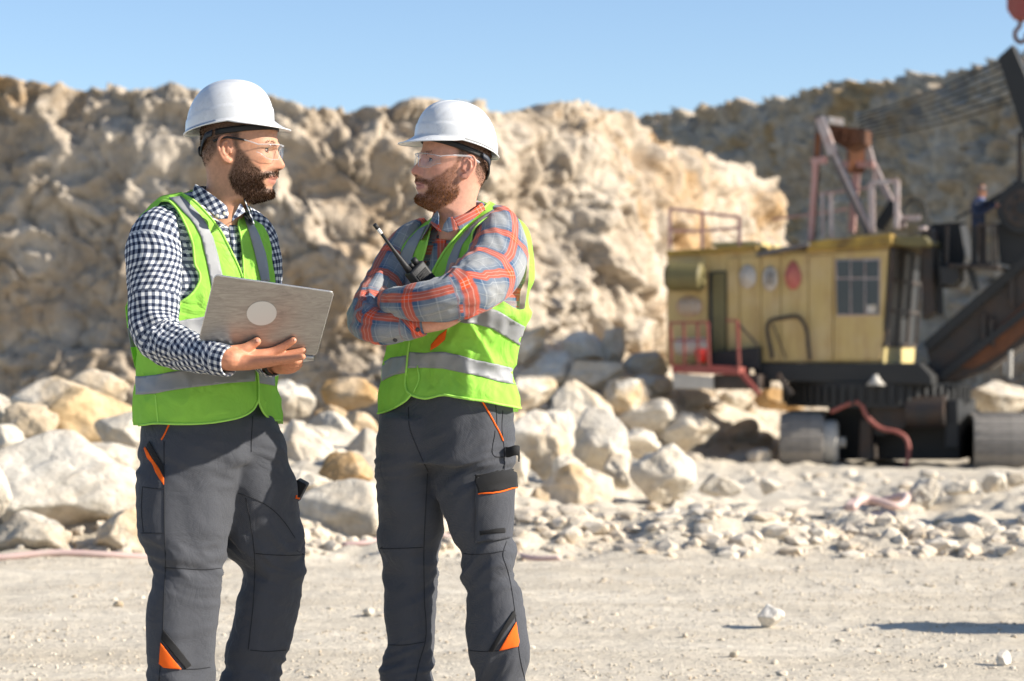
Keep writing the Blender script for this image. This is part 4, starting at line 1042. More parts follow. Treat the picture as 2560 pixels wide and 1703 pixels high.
def trousers(name, hip, legs, yaw_vec, parent, seed):
    parts = []
    rows = np.arange(hip[0][0], hip[-1][0]+1, 4.0)
    parts.append(loft(torso_rings(hip, yaw_vec, rows, 84, 0.66, 2.3)[0]))
    for tb, dys, ratio in legs:
        rows = np.arange(tb[0][0], tb[-1][0]+1, 4.0); dy = pchip([d[0] for d in dys], [d[1] for d in dys], rows)
        parts.append(loft(torso_rings(tb, yaw_vec, rows, 84, ratio, 2.15, dyf=dy)[0]))
    o = remesh(name, join(parts), 0.0055, MT['trousers'], parent, it=40)
    V = verts_of(o); N = normals_of(o); z = V[:, 2]; s = to_px(V)[:, 1]
    q = V.copy(); q[:, 2] += 0.5*q[:, 0]*np.sin(seed)+0.10*noise(V*4+seed)
    f = 0.45-sabs(noise(q*np.array([5, 5, 17])+seed*3))*1.5
    f2 = 0.45-sabs(noise(q*np.array([9, 9, 26])+seed*5+9))*1.5
    knee = np.exp(-((s-1400)/70)**2); low = smooth(1560, 1800, s); crotch = np.exp(-((s-1170)/70)**2)
    long_ = noise(V*np.array([11, 11, 2.2])+seed*2)
    q3 = V.copy(); q3[:, 2] -= 0.9*q3[:, 0]; f3 = 0.45-sabs(noise(q3*np.array([6, 6, 9])+seed*7+3))*1.5
    V = V+N*(0.015*f*(0.2+0.85*knee+1.1*low+0.6*crotch)+0.010*f2*(0.25+0.7*knee+1.0*low)+0.008*long_+0.008*f3*(0.6+0.5*crotch))[:, None]
    set_verts(o, V); return o
def vest(name, tb, yaw_vec, rows, holes, hem, back_hem, seed, parent, neck_poly, ratio=0.62, extra=None, offset=0.0):
    Va, th = torso_rings(tb, yaw_vec, rows, 190, ratio); Vb, _ = torso_rings(tb, yaw_vec, rows, 190, ratio+.10)
    wq = smooth(820, 980, rows)[:, None, None]; V = Va*(1-wq)+Vb*wq
    C = V.mean(1, keepdims=True); d = V-C; d[..., 2] = 0; d /= np.linalg.norm(d, axis=2, keepdims=True)+1e-9
    low = smooth(560, 900, rows)[:, None]
    q = V*np.array([7, 7, 3.2])+seed
    disp = 0.011*noise(q)*(0.35+0.8*low)+0.011*(0.4-np.abs(noise(V*np.array([10, 10, 5.5])+0.4*noise(V*6)[..., None]+seed+4))*1.5)*(0.35+low)+0.005*(0.4-np.abs(noise(V*np.array([26, 26, 15])+seed+8))*1.4)*(0.3+low)+0.012*smooth(900, 1000, rows)[:, None]+0.003*noise(V*np.array([25, 25, 12])+seed)
    if extra is not None: disp = disp+extra(to_px(V), V)
    V = V+d*(disp+offset)[..., None]
    F = grid_faces(len(rows), V.shape[1], True); VV = V.reshape(-1, 3); px = to_px(VV)
    facing = (d.reshape(-1, 3)[:, 1] < 0.12)
    sd = np.full(len(VV), 1e3)
    for poly in holes: sd = np.minimum(sd, poly_sdf(px, poly))
    s2 = np.minimum(poly_sdf(px, hem), poly_sdf(px, neck_poly)); sd = np.where(facing, np.minimum(sd, s2), np.minimum(sd, (back_hem-px[:, 1])))
    V3, F3, _ = cut_grid(VV, F, sd); vest.whole = BVHTree.FromPolygons(VV.tolist(), F.tolist())
    o = mk(name, V3, F3, MT['lime'], parent)
    return o
def boot(at, toe, parent):
    at = np.array(at); toe = np.array(toe, float); toe /= np.linalg.norm(toe); lt = np.array([-toe[1], toe[0], 0])
    keys = [(-.085, .030, .002, .060), (-.07, .040, .0, .10), (-.02, .043, .0, .125), (.05, .047, .0, .10), (.12, .052, .0, .075), (.18, .045, .0, .06), (.205, .022, .004, .035)]
    R_ = []
    th = np.arange(28)/28*2*np.pi
    for f, w, z0, z1 in keys:
        c = at+toe*f; R_.append(c+np.outer(np.cos(th)*w, lt)+np.outer(np.maximum(np.sin(th), -0.75)*(z1-z0)/1.75+z0+(z1-z0)*0.43+0.022, [0, 0, 1]))
    sh = np.array([[*(at+[0, 0, .08]), .05], [*(at+[0, 0, .2]), .054], [*(at+[0, 0, .26]), .056]])
    b = mk('boot', *join([loft(np.array(R_)), loft(tube_rings(sh[:, :3], sh[:, 3], 24))]), MT['boot'], parent)
    pts = []
    for a in np.arange(36)/36*2*np.pi:
        f = .062+.15*math.cos(a); w = (.047+.006*math.cos(a))*math.sin(a); pts.append(at+toe*f+lt*w)
    pts = np.array(pts); lo, hi = pts.copy(), pts.copy(); lo[:, 2] = at[2]; hi[:, 2] = at[2]+.024
    mk('sole', *loft(np.array([lo, hi])), MT['sole'], b)
def capsule(keys, seg=14, n=None):
    K = np.array([[*M(a, b, d), r/PX] for a, b, d, r in keys]); n = n or len(keys)*7
    c = catmull(K, n); return tube(c[:, :3], c[:, 3], seg, round_ends=True)
def disc_on(name, x, y, r, bvh, mat, parent, h=0.002):
    l, n = cast(bvh, x, y); return mk(name, *loft(tube_rings(np.array([l, l+n*h*0.7, l+n*h]), np.array([r, r, r*0.8]), 14)), MT[mat], parent)
# ------------------------------------------------------------------ the man with the laptop (left)
FA = (0.707, -0.707)
H = Head((570, 375), -.09, 1, 7, 0, 1.0)
TA = [(474, 478, 506), (480, 462, 528), (486, 438, 548), (492, 412, 565), (500, 399, 582), (512, 386, 598), (530, 372, 612), (547, 358, 632), (562, 350, 655), (590, 337, 668), (640, 335, 673), (705, 336, 683), (800, 336, 684), (868, 348, 684), (919, 351, 681), (965, 353, 679), (998, 355, 684), (1030, 357, 690), (1075, 360, 694)]
rowsA = np.arange(474, 1076, 3.0)
# laptop lid: its corners seen from outside
BLd, wy, hy = -.345, .078, -.125
def lid_dy(sx, sy):
    A = np.array([[292., -52.5], [40., -159.5]]); t, h = np.linalg.solve(A, [sx-498.4, sy-850.0]); return BLd+wy*t+hy*h
def on_lid(sx, sy, gap): return lid_dy(sx, sy)-gap
hand_r = [
 [(548, 893, -.335, 29), (575, 899, -.352, 27), (605, 898, lid_dy(605, 890)-.028, 23)],
 [(570, 885, -.352, 19), (592, 880, on_lid(592, 875, .024), 17.5), (612, 873, on_lid(612, 868, .020), 14), (630, 862, on_lid(630, 860, .014), 11.5), (642, 854, on_lid(642, 853, .0125), 10.5)],
 [(580, 894, -.355, 22), (620, 893, on_lid(620, 885, .024), 19), (655, 888, on_lid(655, 880, .018), 15), (683, 880, on_lid(683, 876, .013), 11.5), (705, 869, on_lid(705, 868, .0115), 10.2), (733, 851.5, on_lid(733, 851, .009), 8.6)],
 [(580, 900, -.352, 22), (625, 899, on_lid(625, 888, .022), 19), (665, 896, on_lid(665, 885, .016), 14.5), (700, 890, on_lid(700, 885, .0125), 11), (728, 885, on_lid(728, 883, .0115), 10), (757, 878, on_lid(757, 877, .009), 9)],
 [(580, 906, -.350, 20), (625, 906, -.352, 17), (668, 902, -.372, 13), (702, 899, -.392, 10), (730, 896, -.408, 9), (756, 892, -.42, 8)],
 [(580, 910, -.345, 17), (625, 911, -.342, 14), (662, 908, -.352, 11.5), (690, 905, -.365, 9), (712, 902, -.375, 8.5), (735, 900, -.385, 7.5)]]
hand_l = [
 [(655, 905, -0.130, 24), (690, 913, -0.205, 22), (715, 915, -0.255, 19)],
 [(700, 908, -0.230, 12), (722, 904, -0.295, 10), (738, 903, -0.315, 9.2), (750, 903.5, -0.305, 8.2)],
 [(700, 912, -0.230, 13), (722, 912, -0.290, 10.5), (738, 911.5, -0.305, 9.6), (748, 912, -0.295, 8.6)],
 [(698, 918, -0.220, 13), (718, 920, -0.275, 10.8), (733, 919, -0.288, 9.8), (743, 918, -0.280, 8.6)],
 [(695, 922, -0.210, 12), (710, 926, -0.255, 9.8), (724, 926, -0.267, 9.0), (735, 924, -0.262, 8.0)],
 [(690, 908, -0.200, 13), (705, 896, -0.210, 11), (725, 889, -0.220, 9.5)]]
arm_r = [(430, 570, -.05, 26.5), (398, 596, -.115, 35.9), (390, 640, -.14, 37.4), (388, 720, -.16, 35.9), (388, 790, -.185, 33.5), (405, 845, -.21, 32.8), (450, 868, -.255, 31.2), (505, 884, -.30, 27.3), (552, 894, -.337, 22.6)]
arm_l = [(600, 560, .06, 32.8), (640, 600, .11, 34.3), (655, 700, .12, 32.8), (660, 790, .10, 31.2), (664, 840, .05, 31.2), (662, 872, -.04, 28.1), (660, 900, -.12, 21.8), (675, 910, -.20, 18.7)]
body_rings = torso_rings(TA, FA, np.arange(524, 1060, 8.0), 60, inset=.035)[0]
neck = capsule([(542, 500, -.07, 48), (536, 530, -.05, 54), (525, 560, -.02, 62)], 30, 12)
body = remesh('person', join(head_parts(H)+[loft(body_rings)]+[capsule(k) for k in hand_r+hand_l]+[capsule(arm_r, 20), capsule(arm_l, 20)]), .0025, MT['skin'], None, it=1, lam=0.35)
tag(body, 'bearded man in a navy gingham shirt and lime vest holding an open laptop, facing right', 'person', 'men talking on the road')
V = verts_of(body)
colA = skin_colors(V, H, (.50, .255, .155), (.46, .19, .14), (.085, .048, .03), (.075, .046, .031))
hm = (V[:, 2] < M(0, 830)[2])
colA[hm] = colA[hm]*np.array([1.02, 0.86, 0.80])
set_col(body.data, colA); bvA0 = bvh_of(body)
A = body
eyes(H, A)
for (x, y, r) in ((644.5, 851.5, .0048), (737, 850, .0032)): disc_on('fingernail', x, y, r, bvA0, MT and 'nail', A, .0008)
strands('beard', H, BEARD, 8000, lambda p, q: .005+.005*float(smooth(410, 465, q))-.005*float(smooth(478, 496, q)), .0008, 0.85, 'dark_hair', A, 5, 0.28, lat=(0, .09), fwd=0.1, thin=lambda p, q: np.maximum(0.4+0.6*smooth(395, 455, q), smooth(640, 650, p)))
MOUST = [(647, 437), (655, 428), (667, 422.5), (686, 421), (686, 434), (668, 437.5), (654, 442)]
strands('moustache', H, MOUST, 900, lambda p, q: .006, .0010, 1.0, 'dark_hair', A, 8, 0.3, (418, 446), lat=(.003, .034), edge=2)
strands('hair', H, HAIR, 4200, lambda p, q: .0055-.003*float(smooth(345, 410, q)), .0007, 0.5, 'dark_hair', A, 6, 0.6, (300, 412), lat=(0, .079), fwd=-0.35, edge=9)
strands('eyebrow', H, BROW, 420, lambda p, q: .006, .0009, 0.0, 'dark_hair', A, 7, 0.5, (345, 366), lat=(.012, .052), fwd=-0.5, edge=2)
hatA = helmet((574.5, 319.5), -.02, 1, 7, 0, 1.0, 'white hard hat on the left man, its peak pointing right')
head_gear(H, hatA)
glasses(H, 'clear safety glasses with black temple tips on the left man', 'black_plastic')

# shirt: torso, sleeves, collar
rowsS = rowsA[rowsA < 980]; shV, th = torso_rings(TA, FA, rowsS, 132, inset=.019)
uvs, i0 = ring_uv(shV); s2, u2 = seam_split(shV, uvs, i0)
shirt = mk('shirt', s2.reshape(-1, 3), grid_faces(len(rowsS), s2.shape[1]), MT['gingham'], A, uv=u2.reshape(-1, 2))
set_parent(shirt, A)
sl = sleeve('sleeve', [(436, 538, -.05, 26), (413, 560, -.09, 48), (394, 592, -.125, 64), (384, 640, -.145, 72), (384, 700, -.16, 68), (384, 760, -.18, 63), (386, 808, -.195, 60), (400, 845, -.215, 55), (440, 866, -.245, 50), (488, 883, -.288, 45), (535, 895, -.326, 39), (575, 903.5, -.352, 34)], 'gingham', shirt, 3, 190, 80, folds=(0.62, .0035, .0075))
sleeve('sleeve', [(600, 545, .06, 38), (636, 580, .10, 46), (652, 650, .115, 50), (657, 740, .115, 48), (658, 810, .09, 46), (660, 860, .02, 44), (658, 890, -.06, 38), (668, 908, -.15, 32), (680, 912, -.205, 28)], 'gingham', shirt, 5, 120, 56, folds=(0.6, .003, .006))
# collar cone round the neck
def collar_cone(keys, fwd, n=26, cols=96):
    """keys: sy, cx, half width px, dy"""
    rows = np.linspace(keys[0][0], keys[-1][0], n); out = []
    th = np.arange(cols)/cols*2*np.pi
    for r in rows:
        cx = tab(keys, 1, r); w = tab(keys, 2, r)/PX; dy = tab(keys, 3, r); tl = tab(keys, 4, r)
        c = M(cx, r, dy); x = w*np.cos(th); y = w*np.sin(th)
        f = x*fwd[0]+y*fwd[1]
        out.append(np.stack([c[0]+x, c[1]+y, c[2]-tl*f], -1))
    return np.array(out)
def collar(name, keys, fwd, polys, mat, parent, top=0.0):
    C = collar_cone(keys, fwd); UV, i0 = ring_uv(C)
    base = mk('collar_tmp', C.reshape(-1, 3), grid_faces(len(C), C.shape[1], True)); bv = bvh_of(base); 
    me = base.data; bpy.data.objects.remove(base); bpy.data.meshes.remove(me)
    root = None
    for k, p in enumerate(polys):
        o = drape(name, p, bv, MT[mat], parent, .001, 3.0, .0022)
        v = verts_of(o); a = o.data.attributes.new('suv', 'FLOAT_VECTOR', 'POINT')
        ang = R([28, -30, 10][k % 3]); px = to_px(v)/PX
        u = np.zeros((len(v), 3), np.float32); u[:, 0] = px[:, 0]*math.cos(ang)-px[:, 1]*math.sin(ang); u[:, 1] = px[:, 0]*math.sin(ang)+px[:, 1]*math.cos(ang)
        a.data.foreach_set('vector', u.reshape(-1))
    # the part of the collar behind the neck
    rows, cols = C.shape[:2]; mid = C[..., 1] > C[..., 1].mean()
    F = [tuple(f) for f in grid_faces(rows, cols, True)]; sd = (C[..., 1]-np.median(C[..., 1], axis=1, keepdims=True)+0.012).reshape(-1); sd = np.minimum(sd, (to_px(C)[..., 1]-top).reshape(-1)*.001)
    V3, F3, U3 = cut_grid(C.reshape(-1, 3), F, sd, UV.reshape(-1, 2))
    o = mk(name, V3, F3, MT[mat], parent, uv=U3); m = o.modifiers.new('t', 'SOLIDIFY'); m.thickness = .002
    # stand of the collar, close to the neck
    return C
collar('collar', [(440, 541, 52, -.07, .0), (470, 545, 58, -.065, 0.), (510, 545, 70, -.06, 0.), (560, 542, 92, -.06, 0.)], (.707, -.707),
       [[(481, 457), (503, 468), (532, 488), (564, 514), (568, 520), (571, 537), (569, 547), (545, 548), (532, 535), (503, 509), (464, 484), (472, 468)],
        [(599, 510), (604, 513), (612, 531), (588, 547), (578, 556), (583, 540), (592, 524)]], 'gingham', shirt, 466)
bvS = bvh_of(shirt)
for (x, y) in [(543, 541), (561, 535)]: disc_on('collar_button', x, y, .0052, bvh_of(shirt, *[c for c in shirt.children if c.name.startswith('collar') and len(c.data.vertices)]), MT['button'] and 'button', shirt, .004)
drape('placket', [(571, 547), (586, 557), (600, 640), (611, 700), (594, 700), (583, 640), (574, 590)], bvS, MT['gingham'], shirt, .002, 5, .0015)
o = [c for c in shirt.children if c.name.startswith('placket')][0]; v = verts_of(o); a_ = o.data.attributes.new('suv', 'FLOAT_VECTOR', 'POINT'); u = np.zeros((len(v), 3), np.float32); u[:, :2] = to_px(v)/PX; a_.data.foreach_set('vector', u.reshape(-1))

# vest
neckA = [(454, 484), (484, 502), (516, 534), (551, 578), (576, 626), (596, 668), (608, 700), (609, 690), (607, 642), (602, 594), (597, 552), (605, 537), (600, 500), (575, 455), (480, 440), (450, 470)]
armA = [(420, 503), (440, 520), (455, 545), (471, 578), (482, 612), (485, 640), (488, 662), (499, 685), (500, 695), (490, 721), (472, 742), (452, 757), (438, 782), (430, 800), (400, 806), (352, 800), (340, 700), (342, 600), (365, 560), (392, 518), (404, 503)]
hemA = [(300, 1062), (348, 1064), (382, 1059), (440, 1060), (503, 1059), (567, 1051), (600, 1043), (618, 1035), (634, 1022), (641, 1010), (645, 1003), (651, 1018), (662, 1037), (678, 1049), (704, 1051), (740, 1051), (740, 1130), (300, 1130)]
vA = vest('vest', TA, FA, rowsA, [armA], hemA, 1060, 2.0, A, neckA)
bvA = vest.whole
drape_line('binding', neckA[:7], bvA, MT['lime_trim'], vA, .0030)
drape_line('binding', neckA[7:12], bvA, MT['lime_trim'], vA, .0026)
drape_line('binding', [(404, 503), (420, 503), (440, 520), (455, 545), (471, 578), (482, 612), (485, 640), (488, 662), (499, 685), (500, 695), (490, 721), (472, 742), (452, 757), (438, 782)], bvA, MT['lime_trim'], vA, .0032)
drape_line('binding', [(348, 1063.5), (382, 1059), (440, 1060), (503, 1059), (567, 1051), (600, 1043), (618, 1035), (634, 1022), (641, 1010), (644.5, 1002)], bvA, MT['lime_trim'], vA, .0032)
drape_line('binding', [(645.5, 1002), (651, 1018), (662, 1037), (678, 1049), (701, 1051)], bvA, MT['lime_trim'], vA, .0030)
drape_line('binding', [(607, 690), (622, 760), (634, 840), (640, 915), (644, 960), (645, 1003)], bvA, MT['lime_trim'], vA, .0030, .003)
drape_line('binding', [(389, 985), (391, 1010), (396, 1058)], bvA, MT['lime_trim'], vA, .0022)
for p in ([(422, 496), (440, 510), (458, 531), (474, 547), (487, 563), (503, 594), (514, 642), (525, 696), (531, 740), (560, 735), (556, 690), (545, 642), (532, 594), (513, 556), (498, 536), (484, 521), (468, 504), (452, 492)],
          [(609, 544), (621, 578), (634, 626), (643, 665), (652, 704), (673, 704), (668, 664), (662, 632), (647, 589), (628, 552)],
          [(438, 804), (470, 798), (512, 791), (560, 786), (600, 800), (600, 850), (560, 843), (500, 850), (470, 846), (441, 846)],
          [(340.5, 941), (360, 941), (388, 938), (420, 931), (458, 926), (520, 924), (575, 922), (637, 915.5), (637, 954), (567, 959), (471, 970), (420, 978), (388, 984), (360, 987), (341, 987)],
          [(645, 915), (664, 918), (684, 923), (686, 965), (664, 961), (645, 958.5)],
          [(640, 780), (684, 790), (685, 835), (640, 825)]):
    drape('reflective_stripe', p, bvA, MT['tape'], vA, .0022, 6, .001)
# inner face of the vest seen through the armhole
# flared corner of the vest behind the sleeve
fl = np.array([[M(326, 735, .0), M(340, 735, .03)], [M(313, 769, -.005), M(345, 769, .03)], [M(318, 820, .0), M(345, 820, .03)], [M(326, 868, .0), M(345, 868, .03)], [M(337, 919, .0), M(352, 919, .03)]]).reshape(-1, 3)
o = mk('side_fold', fl, grid_faces(5, 2), [MT['lime'], MT['tape']], vA, mat_idx=[0, 0, 1, 0]); m = o.modifiers.new('t', 'SOLIDIFY'); m.thickness = .002

# trousers
hipA = [(985, 362, 672), (1030, 364, 680), (1063, 366, 692), (1110, 361, 709), (1150, 357, 718)]
nearA = [(1040, 366, 640), (1110, 362, 640), (1135, 360, 634), (1160, 354, 620), (1188, 347, 607), (1251, 345.5, 586), (1300, 347, 577), (1332, 350, 571), (1386, 370, 564), (1419, 392, 560), (1445, 388, 556), (1462, 381, 553), (1498, 371, 549), (1560, 367, 541), (1610, 368, 536), (1668, 370, 529), (1720, 373, 531), (1800, 376, 532), (1900, 372, 536), (1990, 366, 542)]
farA = [(1040, 560, 678), (1110, 575, 711), (1150, 575, 719), (1215, 560, 742), (1291, 556, 752), (1340, 560, 760), (1381, 566, 766), (1426, 614, 764), (1445, 617, 761), (1470, 605, 756), (1516, 592, 746), (1570, 580, 732), (1628, 567, 717), (1668, 566, 706), (1703, 548, 697), (1760, 545, 692), (1850, 545, 690), (1990, 545, 695)]
trA = trousers('trousers', hipA, [(nearA, [(1040, -.02), (1110, -.04), (1400, -.10), (1990, -.11)], .80), (farA, [(1040, -.04), (1110, -.025), (1250, .03), (1400, .07), (1990, .10)], .82)], FA, A, 1.3)
bvT = bvh_of(trA)
Z1 = lambda pts: zz(pts, 280, 1000, 2.23)
drape('orange_trim', Z1([(182, 272), (190, 262), (215, 305), (245, 352), (270, 392), (292, 438), (291, 476), (268, 445), (245, 405), (225, 352), (200, 320)]), bvT, MT['orange_cloth'], trA, .003, 3, .0015)
drape('black_trim', Z1([(194, 256), (212, 232), (250, 295), (293, 372), (291, 420), (250, 352)]), bvT, MT['black_cloth'], trA, .003, 3, .0015)
drape_line('orange_piping', Z1([(385, 10), (350, 80), (318, 140), (295, 190), (277, 222)]), bvT, MT['orange_cloth'], trA, .0022)
drape('orange_trim', Z1([(273, 1352), (300, 1390), (345, 1450), (385, 1500), (330, 1496), (290, 1490), (265, 1468)]), bvT, MT['orange_cloth'], trA, .0035, 3, .0015)
drape('black_trim', Z1([(287, 1278), (340, 1345), (440, 1480), (408, 1497), (340, 1415), (275, 1332)]), bvT, MT['black_cloth'], trA, .0035, 3, .0015)
for s in ([(290, 230), (292, 480), (293, 740), (298, 935), (290, 1100), (284, 1280), (262, 1568)], [(292, 935), (400, 940), (520, 945), (622, 937)], [(800, 856), (900, 864), (1000, 866), (1082, 862)], [(770, 1394), (860, 1402), (970, 1394)], [(168, 484), (220, 492), (288, 496)], [(170, 486), (165, 620), (175, 735)], [(165, 742), (225, 742), (290, 742)], [(386, 1500), (470, 1500), (548, 1490)],
          [(705, 520), (780, 545), (880, 600), (960, 680), (1020, 770)], [(745, 545), (775, 700), (795, 880), (790, 1100), (760, 1390)], [(785, 90), (778, 200), (776, 290)]):
    drape_line('seam', Z1(s), bvT, MT['seam'], trA, .0012, .0004)
fl, _ = cast(bvT, 748, 1222)
mk('pocket_flap', *join([box(M(746, 1226, .09), (.03, .10, .055), np.array(Matrix.Rotation(R(28), 3, 'Y')), .004)]), MT['black_cloth'], trA)
drape_line('orange_piping', Z1([(1030, 550), (1040, 548), (1054, 535)]), bvT, MT['orange_cloth'], trA, .0022, .004)
gA = float(ground_z(np.array([-.88]), np.array([6.2]))[0])
for (sx, dy) in ((452, -.10), (618, .10)):
    p = M(sx, 1980, dy); p[2] = float(ground_z(p[0:1], p[1:2])[0]); boot(p, (FA[0], FA[1], 0), A)

# laptop: lid seen from behind, base held level against the body
BL, BR, TL, TR = [M(x, y, lid_dy(x, y)) for x, y in ((498.4, 850), (790.4, 890), (551, 690.5), (843, 730.5))]
Wv = (BR-BL); Wl = np.linalg.norm(Wv); Wd = Wv/Wl; Hv = TL-BL; Hl = np.linalg.norm(Hv); Hd = Hv-Wd*(Hv@Wd); Hd /= np.linalg.norm(Hd); Nl = np.cross(Wd, Hd); Nl = Nl if Nl[1] < 0 else -Nl
def slab(o, u, v, n, lu, lv, t, r, seg=6):
    """thin rounded plate; o corner, u/v edges, n outward"""
    out = []
    for cx_, cy_, a0 in ((lu-r, r, -90), (lu-r, lv-r, 0), (r, lv-r, 90), (r, r, 180)):
        for k in range(seg+1):
            a = R(a0+90*k/seg); out.append((cx_+r*math.cos(a), cy_+r*math.sin(a)))
    q = np.array(out); rings = []
    for ins, h in ((.0012, 0), (0, .0012), (0, t-.0012), (.0012, t)):
        c = np.array([lu/2, lv/2]); d = q-c; s = 1-ins/np.abs(d).max(0); w = c+d*s
        rings.append(o+w[:, :1]*u+w[:, 1:]*v+h*n)
    return loft(np.array(rings))
lap = empty('laptop', BL); tag(lap, 'open silver laptop with a pale oval sticker, held by the left man', 'laptop')
lid = mk('lid', *slab(BL-Nl*.0055, Wd, Hd, Nl, Wl, Hl, .0055, .010), MT['alu'], lap, smooth_=False)
a_ = np.arange(40)/40*2*np.pi
sc = BL+Wd*Wl*.455+Hd*Hl*.535+Nl*.0004
mk('sticker', *loft(np.array([sc+np.outer(np.cos(a_)*.0365, Wd)+np.outer(np.sin(a_)*.0365, Hd)+Nl*h for h in (0, .0006)])), MT['sticker'], lid, smooth_=False)
mk('screen', *slab(BL-Nl*.0065+Wd*.008+Hd*.012, Wd, Hd, Nl, Wl-.016, Hl-.02, .0009, .004), MT['screen'], lid)
edge = []
for cx_, cy_, a0 in ((Wl-.010, .010, -90), (Wl-.010, Hl-.010, 0), (.010, Hl-.010, 90), (.010, .010, 180)):
    for k in range(7):
        a = R(a0+90*k/6); edge.append(BL+Wd*(cx_+.0103*math.cos(a))+Hd*(cy_+.0103*math.sin(a))-Nl*.0022)
edge.append(edge[0]); mk('lid_edge', *tube(np.array(edge), .0014, 6), MT['alu_edge'], lap)
Bd = np.cross(Wd, [0, 0, 1.0]); Bd = Bd/np.linalg.norm(Bd); Bd = Bd if Bd[1] > 0 else -Bd; Bd = Bd+np.array([0, 0, -.03]); Bd /= np.linalg.norm(Bd); Nb = np.cross(Wd, Bd); Nb = Nb if Nb[2] > 0 else -Nb
base = mk('base', *slab(BL-Nl*.003-Nb*.013+Bd*.004, Wd, Bd, Nb, Wl, Hl*.98, .0115, .010), MT['alu'], lap)
keys = []
for r_ in range(5):
    for c_ in range(13):
        keys.append(box(BL-Nl*.003+Wd*(.03+c_*(Wl-.06)/12)+Bd*(.035+r_*.019)-Nb*.0008, (.0165, .015, .0014), np.stack([Wd, Bd, Nb], 1)))
for k in keys: mk('key', *k, MT['key'], base)
# wristwatch on the left wrist
wc = M(684, 912.5, -.222); wd = M(700, 914, -.262)-M(668, 909, -.18); wd /= np.linalg.norm(wd)
w = mk('wristwatch', *loft(np.stack([tube_rings(np.array([wc-wd*.009, wc+wd*.009]), r, 28) for r in (.0262,)])[0], False), MT['black_plastic'], A)
m = w.modifiers.new('t', 'SOLIDIFY'); m.thickness = .004
# ------------------------------------------------------------------ the man in plaid (right)
FB = (-0.64, -0.768)
H = Head((1163, 419), -.125, -1, 20, 12, .90)
TB = [(500, 1110, 1210), (506, 1102, 1226), (515, 1096, 1242), (524, 1090, 1256), (535, 1082, 1276), (548, 1070, 1294), (560, 1052, 1308), (575, 1030, 1320), (596, 1004, 1329), (619, 984, 1333), (664, 975, 1338), (705, 972, 1333), (731, 971, 1322), (770, 970, 1320), (783, 970, 1325), (817, 969, 1311), (858, 970, 1292), (906, 964, 1284), (928, 963, 1274), (954, 963, 1277), (976, 961, 1284), (1018, 958, 1291), (1050, 956, 1295)]
rowsB = np.arange(500, 1051, 3.0)
hand_r = [[(1040, 811, -.275, 26), (1080, 810, -.275, 20), (1112, 800, -.262, 22), (1135, 780, -.24, 27), (1142, 745, -.215, 28)],
 [(1140, 740, -.21, 15), (1140, 700, -.20, 11), (1145, 668, -.23, 9.5), (1150, 652, -.235, 8)],
 [(1148, 740, -.21, 15), (1152, 695, -.20, 11), (1159, 662, -.235, 9.5), (1164.5, 643, -.24, 8)],
 [(1135, 740, -.20, 14), (1128, 705, -.185, 10.5), (1129, 680, -.18, 9), (1132, 664, -.18, 8)],
 [(1128, 745, -.20, 13), (1116, 718, -.18, 9.5), (1114, 700, -.175, 8.5), (1116, 688, -.175, 7.5)],
 [(1120, 790, -.24, 14), (1100, 770, -.215, 12), (1092, 745, -.205, 10.5), (1092, 725, -.20, 9)]]
hand_l = [[(985, 755, -.225, 22), (966, 746, -.165, 20), (955, 735, -.11, 22), (952, 722, -.08, 21)],
 [(952, 722, -.08, 12), (950, 702, -.065, 10), (952, 685, -.055, 9), (956, 672, -.05, 8)], [(955, 724, -.075, 12), (956, 702, -.06, 10), (959, 684, -.05, 9), (962, 672, -.045, 8)],
 [(958, 727, -.07, 12), (962, 706, -.055, 9.5), (965, 690, -.045, 8.5), (967, 680, -.04, 7.5)], [(960, 732, -.065, 11), (966, 714, -.05, 9), (969, 700, -.04, 8), (971, 692, -.035, 7)],
 [(956, 735, -.11, 12), (946, 716, -.10, 10), (944, 700, -.09, 9)]]
arm_r = [(1040, 590, .06, 31.2), (1000, 650, .02, 32.8), (962, 715, -.045, 31.2), (927, 772, -.135, 29.6), (922, 803, -.195, 29.6), (955, 818, -.235, 28.1), (1000, 816, -.262, 23.4), (1045, 811, -.275, 18.7)]
arm_l = [(1235, 555, -.05, 37.4), (1240, 620, -.13, 40.6), (1230, 675, -.20, 42.1), (1190, 710, -.265, 39.0), (1148, 735, -.31, 34.3), (1090, 751, -.325, 29.6), (1025, 757, -.285, 23.4), (990, 755, -.23, 18.7)]
body_rings = torso_rings(TB, FB, np.arange(556, 1040, 8.0), 60, inset=.035)[0]
neck = capsule([(1150, 520, -.08, 44), (1150, 545, -.06, 50), (1150, 580, -.02, 58)], 30, 12)
body = remesh('person', join(head_parts(H)+[loft(body_rings)]+[capsule(k) for k in hand_r+hand_l]+[capsule(arm_r, 20), capsule(arm_l, 20)]), .0025, MT['skin'], None, it=1, lam=0.35)
tag(body, 'auburn bearded man in an orange and blue plaid shirt with crossed arms, facing left', 'person', 'men talking on the road')
V = verts_of(body)
colB = skin_colors(V, H, (.56, .285, .20), (.43, .18, .16), (.19, .085, .045), (.105, .062, .04), beard_k=0.6)
set_col(body.data, colB)
B = body
eyes(H, B)
strands('beard', H, BEARD, 7000, lambda p, q: .0045+.0035*float(smooth(400, 470, q))-.004*float(smooth(478, 496, q)), .0008, 0.75, 'red_hair', B, 15, 0.30, lat=(0, .09), fwd=0.1, thin=lambda p, q: np.maximum(0.3+0.7*smooth(400, 460, q), 0.9*smooth(640, 650, p)))
strands('moustache', H, MOUST, 700, lambda p, q: .0055, .0010, 1.0, 'red_hair', B, 18, 0.3, (418, 446), lat=(.003, .034), edge=2)
strands('hair', H, HAIR, 4200, lambda p, q: .0055-.003*float(smooth(345, 410, q)), .0007, 0.5, 'brown_hair', B, 16, 0.6, (300, 412), lat=(0, .079), fwd=-0.35, edge=9)
